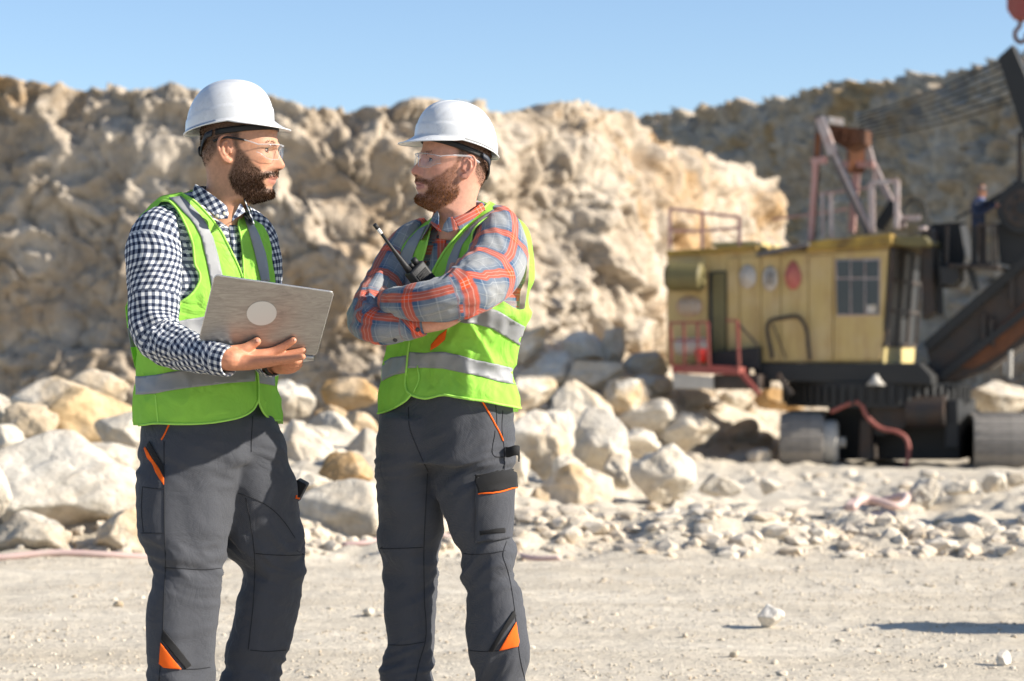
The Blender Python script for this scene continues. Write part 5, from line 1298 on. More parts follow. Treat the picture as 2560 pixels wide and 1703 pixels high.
strands('eyebrow', H, BROW, 360, lambda p, q: .005, .0008, 0.0, 'brown_hair', B, 17, 0.5, (345, 366), lat=(.012, .052), fwd=-0.5, edge=2)
hatB = helmet((1140, 367.5), -.06, -1, 20, 5, .955, 'white hard hat on the right man, its peak pointing left')
head_gear(H, hatB)
glasses(H, 'all clear safety glasses on the right man', 'clear_frame')

rowsS = rowsB[rowsB < 980]; shV, th = torso_rings(TB, FB, rowsS, 132, inset=.022)
uvs, i0 = ring_uv(shV); s2, u2 = seam_split(shV, uvs, i0)
shirt = mk('shirt', s2.reshape(-1, 3), grid_faces(len(rowsS), s2.shape[1]), MT['plaid'], B, uv=u2.reshape(-1, 2)+np.array([.02, .03]))
sleeve('sleeve', [(1225, 545, -.03, 36), (1248, 570, -.07, 54), (1250, 605, -.115, 66), (1243, 640, -.155, 72), (1230, 677, -.20, 75), (1190, 708, -.268, 70), (1149, 733, -.312, 62), (1090, 751, -.328, 52), (1040, 757, -.312, 45), (1005, 757, -.28, 38), (984, 756, -.245, 33), (972, 753, -.215, 29)], 'plaid', shirt, 2, 190, 84, folds=(0.60, .003, .008), shift=(.052, .012))
sleeve('sleeve', [(1062, 575, .08, 34), (1030, 600, .05, 44), (990, 655, .03, 48), (956, 715, -.045, 48), (928, 770, -.135, 47), (921, 804, -.20, 47), (952, 817, -.235, 43), (1000, 817, -.262, 36), (1062, 811, -.278, 24)], 'plaid', shirt, 8, 170, 72, folds=(0.66, .003, .008), shift=(.03, .05))
CB = collar('collar', [(470, 1150, 46, -.09, 0.), (500, 1150, 54, -.085, 0.), (545, 1150, 68, -.08, 0.), (600, 1146, 92, -.08, 0.)], FB,
       [[(1219, 497), (1226, 510), (1204, 530), (1176, 556), (1148, 576), (1143, 562), (1132, 545), (1142, 541), (1170, 533), (1195, 515), (1212, 500)],
        [(1095, 527), (1098, 540), (1097, 560), (1104, 580), (1096, 578), (1084, 566), (1078, 558), (1082, 542)],
        [(1110, 562), (1122, 544), (1132, 543), (1143, 562), (1141, 575), (1120, 582), (1106, 577)]], 'plaid', shirt, 506)
bvS = bvh_of(shirt)
drape('placket', [(1100, 570), (1122, 580), (1112, 620), (1098, 670), (1090, 700), (1068, 700), (1074, 660), (1086, 610)], bvS, MT['plaid'], shirt, .002, 5, .0015)
o = [c for c in shirt.children if c.name.startswith('placket')][0]; v = verts_of(o); a_ = o.data.attributes.new('suv', 'FLOAT_VECTOR', 'POINT'); u = np.zeros((len(v), 3), np.float32); u[:, :2] = to_px(v)/PX; u[:, 0] += .03; a_.data.foreach_set('vector', u.reshape(-1))
for (x, y) in [(1098, 594), (1072, 659), (1068, 694)]: disc_on('button', x, y, .006, bvS, 'dark_button', shirt, .006)

neckB = [(1224, 508), (1204, 529), (1173, 558), (1147, 587), (1115, 625), (1090, 667), (1077, 692), (1062, 720), (1048, 715), (1054, 667), (1067, 619), (1074, 587), (1080, 557), (1085, 520), (1120, 470), (1215, 480)]
armB = [(1262, 532), (1246, 536), (1227, 543), (1198, 562), (1183, 581), (1179, 603), (1174, 619), (1166, 640), (1150, 665), (1135, 720), (1150, 745), (1215, 742), (1254, 750), (1285, 770), (1300, 775), (1312, 772), (1322, 700), (1324, 640), (1312, 590), (1290, 556)]
armB2 = [(1051, 568), (1020, 580), (1003, 593), (984, 616), (976, 635), (974, 670), (980, 700), (988, 724), (996, 760), (940, 760), (930, 600), (1000, 560)]
hemB = [(920, 1036), (946, 1034), (964, 1030), (981, 1023), (1000, 1013), (1013, 1004), (1024, 994), (1031, 988), (1050, 994), (1064, 996), (1080, 993), (1102, 988), (1147, 994), (1180, 999), (1211, 1003), (1245, 1010), (1275, 1016), (1290, 1024), (1306, 1021), (1340, 1021), (1340, 1100), (920, 1100)]
def foldsB(px, V):
    def ridge(a, b, w, h):
        a, b = np.array(a, float), np.array(b, float); ab = b-a
        p = px.reshape(-1, 2); t = np.clip(((p-a)@ab)/(ab@ab), 0, 1); d = np.linalg.norm(p-a-t[:, None]*ab, axis=1)
        return (h*np.exp(-(d/w)**2)*smooth(0, .1, t)*smooth(1.0, .75, t)).reshape(px.shape[:-1])
    return ridge((1160, 795), (1235, 915), 9, .012)+ridge((1160, 795), (1110, 880), 12, .007)+ridge((1290, 800), (1225, 905), 12, -.008)+ridge((1170, 870), (1155, 990), 10, .005)+ridge((1060, 900), (1085, 980), 14, -.005)
vB = vest('vest', TB, FB, rowsB, [armB, armB2], hemB, 1030, 11.0, B, neckB, extra=foldsB)
bvB = vest.whole
T_ = MT['lime_trim']
drape_line('binding', [(1222, 510), (1204, 529), (1173, 558), (1147, 587), (1115, 625), (1090, 667), (1077, 692)], bvB, T_, vB, .003, .003)
drape_line('binding', [(1080, 558), (1074, 587), (1067, 619), (1054, 667), (1048, 715)], bvB, T_, vB, .0028, .003)
drape_line('binding', [(1262, 533), (1246, 536), (1227, 543), (1198, 562), (1183, 581), (1179, 603), (1174, 619), (1166, 640), (1150, 665)], bvB, T_, vB, .003, .003)
drape_line('binding', [(1003, 594), (984, 617), (977, 635), (975, 670), (981, 700), (989, 724)], bvB, T_, vB, .003, .003)
drape_line('binding', [(947, 1033.5), (964, 1030), (981, 1023), (1000, 1013), (1013, 1004), (1024, 994), (1029, 986)], bvB, T_, vB, .003, .003)
drape_line('binding', [(1026, 850), (1021, 885), (1017, 930), (1015, 962), (1020, 980), (1031, 988.5), (1050, 994), (1064, 996), (1080, 993), (1102, 988), (1147, 994), (1180, 999), (1211, 1003), (1245, 1010), (1275, 1016), (1300, 1021)], bvB, T_, vB, .0032, .002)
drape_line('binding', [(1045, 915), (1048, 950), (1036, 982)], bvB, T_, vB, .002, .003)
for p in ([(1233, 525), (1195, 549), (1163, 580), (1138, 612), (1122, 647), (1112, 686), (1104, 715), (1130, 715), (1138, 680), (1144, 657), (1149, 635), (1157, 612), (1182, 577), (1217, 552), (1252, 531)],
          [(1072, 563), (1048, 574), (1023, 600), (1004, 632), (997, 667), (997, 718), (1002, 745), (1040, 745), (1030, 700), (1030, 660), (1034, 638), (1045, 612), (1064, 574)],
          [(1130, 790), (1163, 775), (1211, 766), (1250, 780), (1294, 806), (1311, 816), (1298, 864), (1275, 849), (1227, 820), (1179, 809), (1150, 806)],
          [(956, 909), (978, 895), (1000, 892), (1018, 889), (1016, 932), (988, 938), (970, 946), (956, 954)],
          [(1024, 881), (1064, 882), (1115, 881), (1140, 886), (1163, 892), (1190, 900), (1211, 903), (1243, 911), (1279, 919), (1290, 962), (1265, 958), (1243, 954), (1208, 943), (1180, 937), (1147, 930), (1109, 922), (1064, 920), (1019, 921)]):
    drape('reflective_stripe', p, bvB, MT['tape'], vB, .0022, 6, .001)
drape('orange_patch', [(1118, 823), (1113, 850), (1095, 866), (1076, 877), (1078, 862), (1098, 838)], bvB, MT['orange_cloth'], vB, .0015, 4, .0008)  # orange coming through the thin vest, laid on as a coloured piece
fl = np.array([[M(1322, 650, .02), M(1300, 650, .05)], [M(1318, 735, .0), M(1290, 735, .03)], [M(1321, 772, -.02), M(1290, 770, .0)], [M(1328, 783, -.03), M(1288, 800, -.02)], [M(1311, 817, -.02), M(1285, 830, .0)]]).reshape(-1, 3)

hipB = [(960, 948, 1273), (1000, 949, 1277), (1034, 948, 1281), (1080, 944, 1284), (1112, 941, 1284), (1160, 939, 1284)]
farB = [(1040, 952, 1120), (1110, 942, 1110), (1150, 939, 1090), (1193, 936, 1085), (1251, 941, 1104), (1309, 950, 1113), (1332, 947, 1114), (1359, 940, 1108), (1390, 945, 1098), (1435, 956, 1095), (1471, 956, 1093), (1516, 956, 1091), (1605, 963, 1086), (1640, 955, 1087), (1673, 945, 1086), (1703, 944, 1086), (1770, 948, 1084), (1880, 950, 1086), (1990, 940, 1092)]
nearB = [(1040, 1090, 1279), (1110, 1090, 1285), (1150, 1085, 1284), (1215, 1085, 1284), (1260, 1102, 1281), (1305, 1118, 1278), (1350, 1134, 1281), (1381, 1145, 1292), (1405, 1147, 1290), (1431, 1147, 1289), (1489, 1160, 1302), (1547, 1160, 1313), (1600, 1160, 1322), (1641, 1169, 1321), (1682, 1184, 1317), (1703, 1185, 1317), (1780, 1188, 1315), (1880, 1188, 1318), (1990, 1182, 1325)]
trB = trousers('trousers', hipB, [(farB, [(1040, -.04), (1110, -.025), (1250, .02), (1400, .06), (1990, .06)], .85), (nearB, [(1040, -.02), (1110, -.04), (1400, -.08), (1990, -.07)], .85)], FB, B, 4.2)
bvT = bvh_of(trB)
Z2 = lambda pts: zz(pts, 860, 1000, 2.2296)
drape('cargo_pocket', Z2([(732, 470), (735, 600), (738, 795), (830, 785), (925, 765), (934, 640), (938, 480), (840, 500)]), bvT, MT['trousers'], trB, .006, 6, .004)
drape('pocket_flap', Z2([(727, 408), (800, 404), (935, 390), (942, 430), (946, 484), (850, 510), (752, 520), (736, 470)]), bvT, MT['black_cloth'], trB, .0115, 5, .003)
drape('black_label', Z2([(760, 727), (885, 711), (886, 739), (763, 751)]), bvT, MT['black_cloth'], trB, .0095, 4, .001)
drape('orange_trim', Z2([(956, 1238), (964, 1300), (973, 1345), (966, 1374), (910, 1388), (865, 1396), (905, 1325)]), bvT, MT['orange_cloth'], trB, .0035, 3, .0015)
drape('black_trim', Z2([(942, 1172), (956, 1204), (890, 1300), (835, 1400), (806, 1402), (860, 1310)]), bvT, MT['black_cloth'], trB, .0035, 3, .0015)
drape_line('orange_piping', Z2([(765, 0), (800, 60), (838, 130), (870, 190), (886, 228)]), bvT, MT['orange_cloth'], trB, .0022)
drape_line('orange_piping', Z2([(750, 524), (800, 524), (870, 512), (945, 490)]), bvT, MT['orange_cloth'], trB, .0022, .010)
for s in ([(845, 30), (850, 80), (852, 150)], [(885, 60), (880, 160), (893, 280), (892, 395)], [(905, 790), (886, 860), (912, 950), (935, 1060), (952, 1180), (966, 1300), (978, 1420), (1008, 1560)], [(465, 410), (455, 600), (445, 850), (448, 1100), (452, 1350), (420, 1460), (398, 1568)], [(182, 830), (300, 828), (440, 822)], [(632, 850), (720, 862), (800, 856), (900, 840)], [(245, 1366), (340, 1366), (445, 1350)], [(360, 40), (365, 150), (410, 270), (468, 400)], [(842, 170), (842, 315), (890, 318)], [(685, 1395), (760, 1402), (860, 1398)]):
    drape_line('seam', Z2(s), bvT, MT['seam'], trB, .0012, .0004)
l0, n0 = cast(bvT, 1262, 1130)
lp = [l0+n0*.002, M(1270, 1131, l0[1]-DM-.015), M(1290, 1126, l0[1]-DM-.02), M(1299, 1128, l0[1]-DM-.012), M(1299, 1142, l0[1]-DM-.008)]
lp = catmull(np.array(lp), 16); hh = np.array([0, 0, .013])
o = mk('hammer_loop', np.vstack([lp-hh, lp+hh]), grid_faces(2, 16), MT['black_cloth'], trB); m = o.modifiers.new('t', 'SOLIDIFY'); m.thickness = .004
for (sx, dy, tx) in ((1015, .06, (-.8, -.6, 0)), (1250, -.07, (-.35, -.93, 0))):
    p = M(sx, 1980, dy); p[2] = float(ground_z(p[0:1], p[1:2])[0]); boot(p, tx, B)
for s_ in [c for c in shirt.children if c.name.startswith('sleeve')]:
    bv_ = bvh_of(s_)
    for (x, y) in ([(1044, 824), (988, 850)] if verts_of(s_)[:, 0].max() < P(1120, 0, DM)[0] else []): disc_on('cuff_button', x, y, .0058, bv_, 'dark_button', s_, .003)

# two-way radio clipped to the chest
ax = np.array(M(936, 560.6, -.30))-np.array(M(1019, 668, -.255)); ax /= np.linalg.norm(ax)
fr = np.array([.45, -.85, 0.2]); fr -= ax*(fr@ax); fr /= np.linalg.norm(fr); sd = np.cross(ax, fr)
Rm = np.stack([sd, ax, fr], 1)
top = M(1033, 668, -.245)
rad = empty('two_way_radio', top); tag(rad, 'black two-way radio with a long antenna on the chest of the man in plaid', 'radio')
mk('radio_body', *box(top-ax*.052, (.054, .105, .034), Rm, .006), MT['black_plastic'], rad)
mk('speaker_grille', *box(top-ax*.042+fr*.0176, (.036, .05, .003), Rm, .001), MT['matte_black'], rad)
for k in range(6): mk('grille_slot', *box(top-ax*(.024+.007*k)+fr*.0192, (.028, .0022, .0014), Rm), MT['black_plastic'], rad)
mk('push_button', *box(top-ax*.04+sd*.0285, (.004, .03, .014), Rm, .0015), MT['black_steel'], rad)
mk('tuning_knob', *loft(tube_rings(np.array([top+sd*.014, top+sd*.014+ax*.008, top+sd*.014+ax*.016]), np.array([.0085, .0085, .0075]), 16)), MT['black_plastic'], rad)
mk('knob', *loft(tube_rings(np.array([top-sd*.001, top-sd*.001+ax*.012]), np.array([.006, .0055]), 14)), MT['black_plastic'], rad)
a0 = top-sd*.016; a1 = M(936, 560.6, -.30)
an = mk('antenna', *tube(np.array([a0, a0+(a1-a0)*.12, a0+(a1-a0)*.3, a0+(a1-a0)*.5, a0+(a1-a0)*.84]), np.array([.0088, .0080, .0062, .0042, .0036]), 12), MT['black_plastic'], rad)
mk('antenna_band', *tube(np.array([a0+(a1-a0)*.80, a0+(a1-a0)*.91]), .0044, 12), MT['white_plastic'], an)
mk('antenna_tip', *tube(np.array([a0+(a1-a0)*.905, a1]), .0052, 12), MT['black_plastic'], an)
# ------------------------------------------------------------------ the mining shovel behind, and the man on it
TH = R(20); XD = np.array([math.cos(TH), -math.sin(TH), 0]); LT = np.array([math.sin(TH), math.cos(TH), 0]); UP = np.array([0, 0, 1.0])
E0 = P(1668, 900, 56.0)
def ex(sx, sy, v=0.0):
    r = P(sx, sy, 1.0)-np.array(EYE); t = (v+LT@(E0-np.array(EYE)))/(LT@r); return np.array(EYE)+r*t
Z3 = lambda pts: zz(pts, 1600, 250, 2.4125)
Z4 = lambda pts: zz(pts, 1600, 800, 2.4125)
gz = float(ground_z(np.array([8.5]), np.array([54.0]))[0])
c0 = ex(2150, 1000, 1.6); c0[2] = gz
SH = empty('mining_excavator', c0); tag(SH, 'old yellow mining excavator with a lattice A-frame and dark boom, standing before the quarry wall', 'excavator')
def prism(name, poly, v0, v1, mat, parent=SH, smooth_=False):
    a = np.array([ex(x, y, v0) for x, y in poly]); b = a+LT*(v1-v0); n = len(poly)
    V = np.vstack([a, b]); F = [tuple(range(n))[::-1], tuple(range(n, 2*n))]+[(i, (i+1) % n, n+(i+1) % n, n+i) for i in range(n)]
    bm = bmesh.new(); vs_ = [bm.verts.new(v) for v in V]
    for f in F: bm.faces.new([vs_[i] for i in f])
    bmesh.ops.recalc_face_normals(bm, faces=bm.faces[:])
    if not smooth_: bmesh.ops.bevel(bm, geom=bm.edges[:], offset=min(.02, abs(v1-v0)*.2), segments=1, affect='EDGES', profile=0.5)
    me = bpy.data.meshes.new(name); bm.to_mesh(me); bm.free(); me.materials.append(MT[mat]); me.polygons.foreach_set('use_smooth', np.full(len(me.polygons), bool(smooth_)))
    o = bpy.data.objects.new(name, me); COL.objects.link(o); set_parent(o, parent); return o
def bar(name, a, b, w, mat, v=0.0, v2=None, parent=SH):
    return mk(name, *beam(ex(*a, v), ex(*b, v if v2 is None else v2), w), MT[mat], parent, False)
def pipe(name, pts, r, mat, v=0.0, parent=SH, n=None):
    q = [ex(p[0], p[1], p[2] if len(p) > 2 else v) for p in pts]; return mk(name, *tube(np.array(q), r, 8, n or max(2, (len(q)-1)*6)), MT[mat], parent)
def cyl(name, sx, sy, v0, v1, r, mat, parent=SH, axis=None, seg=32):
    a = ex(sx, sy, v0); ax = LT if axis is None else axis; L = v1-v0
    return mk(name, *loft(tube_rings(np.array([a, a+ax*.03*np.sign(L), a+ax*(L-.03*np.sign(L)), a+ax*L]), np.array([r*.95, r, r, r*.95]), seg)), MT[mat], parent, False)
rear = prism('rear_house', [(1667, 637), (1892, 624), (1892, 910), (1667, 915)], 0.05, 4.2, 'yellow')
cab = prism('cab_house', [(1893, 634), (2224, 614), (2204, 908), (1893, 907)], 0.05, 3.9, 'yellow')
bx = [(1670, 1768), (1819, 1848), (1850, 1902), (1904, 1951), (1953, 2020), (2022, 2082)]
for a, b in bx: prism('side_panel', [(a, 645 if a < 1892 else 640), (b, 643 if a < 1892 else 637), (b, 902), (a, 906)], 0.0, 0.06, 'yellow')
prism('side_panel', [(2084, 632), (2220, 624), (2203, 900), (2084, 902)], -0.02, 0.06, 'yellow')
prism('roof', [(1664, 628), (1893, 612), (1893, 626), (1664, 639)], -0.10, 4.3, 'yellow_old')
prism('roof', [(2018, 604), (2228, 584), (2230, 614), (2018, 628)], -0.20, 4.1, 'yellow_old')
prism('roof_hatch', [(1778, 606), (1886, 602), (1886, 613), (1778, 617)], 0.2, 3.2, 'pale_yellow')  # paler yellow puts the sunlight on this roof strip into its colour
prism('awning', [(1888, 636), (1925, 622), (2022, 606), (2022, 616), (1892, 641)], -0.35, 2.2, 'grey_steel')
prism('visor', [(2228, 592), (2312, 590), (2326, 606), (2318, 616), (2228, 612)], -0.05, 3.8, 'olive')
dr = prism('doorway', [(1772, 680), (1816, 678), (1816, 882), (1772, 882)], -0.02, 0.0, 'black_steel')  # black sheet stands for the dark inside behind the open door
prism('door', [(1781, 684), (1813, 682), (1813, 878), (1781, 880)], -0.05, -0.02, 'olive')
# side window
wf = prism('window', [(2087, 649), (2201, 645), (2199, 789), (2092, 791)], -0.05, -0.02, 'white_rail')
for i in range(3):
    for j, (y0, y1) in enumerate(((652, 694), (699, 786))):
        x0 = 2091+i*36.3; prism('pane', [(x0, y0), (x0+33, y0-1), (x0+33, y1), (x0+1, y1)], -0.07, -0.05, 'pane', wf)
prism('notice', [(2167, 763), (2190, 762), (2190, 782), (2167, 783)], -0.085, -0.072, 'white_paint', wf)
# cab front: windows on the face that looks along the boom
ft, fb = ex(2226, 622, 0.0), ex(2208, 862, 0.0)
def front(u, h): return fb+(ft-fb)*h+LT*u+XD*.05
fw_ = mk('front_window', *join([beam(front(u, -.02), front(u, 1.0), .09) for u in (.02, 1.2, 2.4, 3.55)]+[beam(front(.02, h), front(3.55, h), .08) for h in (0, .36, .68, 1.0)]), MT['dark_steel'], SH, False)
for i in range(3):
    for j in range(3):
        h0, h1 = (0.02, .38, .70)[j], (.34, .66, .98)[j]; u0 = .08+i*1.17
        q = np.array([front(u0, h0), front(u0+1.07, h0), front(u0+1.07, h1), front(u0, h1)]); mk('pane', *loft(np.array([q, q-XD*.015])), MT['dark_pane'], fw_, False)
q = [front(0.0, -.2), front(3.6, -.2), front(3.6, -.03), front(0.0, -.03)]; mk('front_panel', *loft(np.array([q, np.array(q)-XD*.05])), MT['pale_yellow'], SH, False)
# painted signs on the side
def sign(name, x, y, rx, ry, mat, drop=0.0):
    a = np.arange(36)/36*2*np.pi; o = prism(name, [(x+rx*math.cos(t)*(1-drop*max(0, -math.sin(t))*.35), y+ry*math.sin(t)*(1+drop*.15*(math.sin(t) < 0))) for t in a], -0.035, -0.022, mat, smooth_=True); return o
s1 = sign('round_sign', 1869, 692, 21, 30, 'white_paint'); s2_ = sign('oval_sign', 1925, 697, 19, 32, 'white_paint'); s3 = sign('drop_sign', 1982, 690, 21, 34, 'pink_paint', 1.0); s4 = sign('faded_sign', 1723, 767, 33, 27, 'faded_print')
for k, x in enumerate((1702, 1714, 1727, 1740)): prism('painted_digit', [(x, 752), (x+6, 751), (x+7, 782), (x+1, 783)], -0.05, -0.036, 'white_paint', s4, True)
for x in (1917, 1928): prism('painted_digit', [(x, 680), (x+5, 680), (x+5, 712), (x, 713)], -0.05, -0.036, 'grey_steel', s2_, True)
hn = mk('air_filter', *loft(tube_rings(np.array([ex(1672, 692, -.38), ex(1676, 692, -.38), ex(1752, 693, -.38), ex(1757, 693, -.38)]), np.array([.30, .33, .33, .25]), 28)), MT['olive'], SH, False)
mk('intake', *loft(tube_rings(np.array([ex(1667, 692, -.40), ex(1690, 692, -.40)]), .27, 24)), MT['black_steel'], hn, False)
# rails on the roofs
def rail(pts, w, mat, v): return [bar('handrail', pts[i], pts[i+1], w, mat, v) for i in range(len(pts)-1)]
for v in (0.1, 3.9):
    rail(Z3([(180, 655), (375, 680), (600, 708)]), .07, 'pink_rail', v); rail(Z3([(180, 790), (375, 790), (600, 772)]), .06, 'pink_rail', v)
    for x, y in ((180, 655), (375, 680), (600, 708)): bar('rail_post', Z3([(x, y)])[0], Z3([(x, 895)])[0], .07, 'pink_rail', v)
rail(Z3([(800, 720), (1040, 690), (1240, 660)]), .05, 'pink_rail', 2.0); rail(Z3([(1060, 570), (1380, 530)]), .05, 'pink_rail', 1.6)
for x in (1100, 1150): bar('rail_post', Z3([(x, 560)])[0], Z3([(x+5, 830)])[0], .08 if x == 1150 else .05, 'white_rail', .3)
rail(Z3([(1395, 500), (1555, 488)]), .10, 'white_rail', .1)
bar('rail_post', *Z3([(1395, 500), (1400, 800)]), .12, 'white_rail', .1); bar('rail_post', *Z3([(1550, 488), (1548, 775)]), .11, 'white_rail', .1)
bar('rail_post', *Z3([(1408, 440), (1405, 700)]), .06, 'white_rail', 2.2)
# A-frame
bar('frame_leg', *Z3([(1090, 105), (1075, 370)]), .22, 'grey_steel', .6); bar('frame_leg', *Z3([(1080, 200), (1035, 850)]), .13, 'rust', .55)
bar('frame_leg', *Z3([(1062, 350), (1030, 850)]), .12, 'pink_rail', .5)
bar('frame_strut', *Z3([(1085, 110), (1165, 330)]), .20, 'white_rail', .5); bar('frame_strut', *Z3([(1150, 290), (1385, 800)]), .20, 'grey_steel', .55); bar('strut_edge', *Z3([(1165, 310), (1395, 800)]), .07, 'white_rail', .42)
bar('frame_leg', *Z3([(1300, 300), (1300, 440)]), .36, 'rust', 2.3); bar('frame_leg', *Z3([(1305, 430), (1275, 800)]), .15, 'pink_rail', 2.3)
bar('frame_strut', *Z3([(1358, 230), (1400, 380)]), .13, 'white_rail', 2.3); bar('frame_strut', *Z3([(1395, 370), (1590, 770)]), .14, 'white_rail', 2.3)
bar('frame_strut', *Z3([(1540, 620), (1440, 780)]), .26, 'black_steel', 2.2)
bar('cross_member', *Z3([(1035, 372), (1130, 362)]), .16, 'pink_rail', .55); bar('cross_member', *Z3([(1200, 388), (1410, 392)]), .15, 'pink_rail', 2.2)
bar('cross_member', *Z3([(1075, 112), (1210, 135)]), .16, 'grey_steel', .6, 2.3)
prism('sheave_block', Z3([(1140, 150), (1350, 175), (1345, 260), (1250, 300), (1150, 240)]), 1.0, 1.9, 'rust')
for i, x in enumerate((1180, 1235, 1290)): cyl('sheave', *Z3([(x, 205+i*6)])[0], .92, 1.98, .19, 'rust', seg=24)
# ropes to the boom
for k in range(7):
    a = Z3([(1310+k*6, 105+k*22)])[0]; b = (2503+k*4.6, 152+k*17.5); mid = ((a[0]+b[0])/2, (a[1]+b[1])/2+9)
    pipe('rope', [(*a, 1.0+.13*k), (*mid, 1.2+.1*k), (*b, 1.4+.05*k)], .019, 'black_steel')
# rear step, its rails and what stands on it
prism('rear_platform', Z4([(190, 268), (600, 285), (600, 332), (190, 318)]), -1.0, 0.0, 'red')
prism('skirt', Z4([(195, 318), (440, 345), (440, 418), (200, 414)]), -.95, -.85, 'dusty_white')
prism('skirt', Z4([(440, 330), (720, 330), (720, 420), (440, 420)]), -.8, 0.3, 'dark_steel')
for x in (182, 262, 345, 408): bar('platform_rail_post', Z3([(x, 1345)])[0], Z3([(x+8, 1600)])[0], .05, 'red', -1.0)
rail(Z3([(175, 1345), (410, 1340)]), .05, 'red', -1.0); rail(Z3([(180, 1450), (410, 1450)]), .04, 'red', -1.0)
bar('platform_rail_post', *Z3([(585, 1330), (598, 1610)]), .06, 'red', -1.0); rail(Z3([(520, 1330), (585, 1330)]), .05, 'red', -1.0)
bar('stair_stringer', *Z4([(610, 320), (720, 450)]), .10, 'red', -.9); bar('stair_stringer', *Z4([(830, 330), (915, 450)]), .10, 'dark_steel', -.6); bar('stair_stringer', *Z3([(590, 1345), (710, 1480)]), .05, 'dark_steel', -.8)
prism('step_box', Z4([(410, 195), (720, 160), (720, 300), (410, 280)]), -.3, 0.0, 'black_steel')
pipe('grab_handle', [*Z3([(795, 1560), (790, 1330), (860, 1315), (960, 1312), (1000, 1375), (1015, 1480), (1025, 1570)])], .045, 'dark_steel', -.15)
bar('grab_brace', *Z3([(800, 1350), (880, 1560)]), .03, 'dark_steel', -.1)
bk = ex(*Z4([(368, 255)])[0], -.6); bucket = mk('bucket', *loft(tube_rings(np.array([bk, bk+UP*.16, bk+UP*.30, bk+UP*.31]), np.array([.11, .13, .15, .14]), 20)), MT['bright_red']); tag(bucket, 'bright red bucket on the rear step of the excavator', 'bucket')
tk = [ex(*Z4([(215+d, 160)])[0], -.5) for d in (0, 12, 175, 187)]; tank = mk('tank', *loft(tube_rings(np.array(tk), np.array([.12, .2, .2, .12]), 18)), MT['dusty_white']); tag(tank, 'pale metal drum lying on the rear step of the excavator', 'drum')
crate = prism('crate', Z4([(245, 190), (325, 190), (325, 262), (245, 262)]), -.8, -.4, 'black_steel', None) if False else None
# lower works
prism('revolving_frame', [(1880, 908), (2300, 908), (2330, 940), (2330, 962), (1890, 952)], -0.1, 3.6, 'black_steel')
ctr = ex(2190, 985, 1.9); mk('slew_ring', *loft(tube_rings(np.array([ctr-UP*.28, ctr+UP*.28]), 2.1, 72)), MT['black_steel'], SH, False)
for k in range(64):
    a = k/64*2*math.pi; d = np.array([math.cos(a), math.sin(a), 0]); t = np.array([-math.sin(a), math.cos(a), 0])
    if k == 0:
        tooth = mk('ring_tooth', *box(ctr+d*2.13, (.09, .08, .4), np.stack([d, t, UP], 1)), MT['black_steel'], SH, False)
    else:
        o = tooth.copy(); COL.objects.link(o); M0 = Matrix.Translation(Vector(ctr)) @ Matrix.Rotation(a, 4, 'Z') @ Matrix.Translation(-Vector(ctr)); o.matrix_parent_inverse = tooth.matrix_parent_inverse; o.location = (M0 @ Vector((0, 0, 0))); o.rotation_euler = (0, 0, a)
        o.matrix_parent_inverse = world_of(SH).inverted()
prism('car_body', [(2070, 1000), (2400, 1000), (2400, 1150), (2070, 1150)], 1.2, 3.4, 'black_steel')
cyl('axle_drum', 2200, 1045, .4, 1.2, .42, 'black_steel'); cyl('drive_gear', 2225, 1035, .2, .4, .45, 'dark_steel')
mk('brake_drum', *loft(tube_rings(np.array([ex(2270, 1030, .3), ex(2365, 1028, .3)]), .36, 28)), MT['dark_steel'], SH, False)
prism('bearing_stand', [(2150, 1050), (2178, 1050), (2182, 1150), (2146, 1150)], .3, .9, 'dark_steel'); prism('bearing_stand', [(2365, 1000), (2395, 1000), (2398, 1120), (2362, 1120)], .2, .8, 'black_steel')
pipe('hanging_cable', Z4([(1150, 552), (1330, 505), (1365, 575), (1450, 652), (1560, 680), (1598, 705), (1622, 800), (1600, 895)]), .05, 'cable', -.2, n=50)
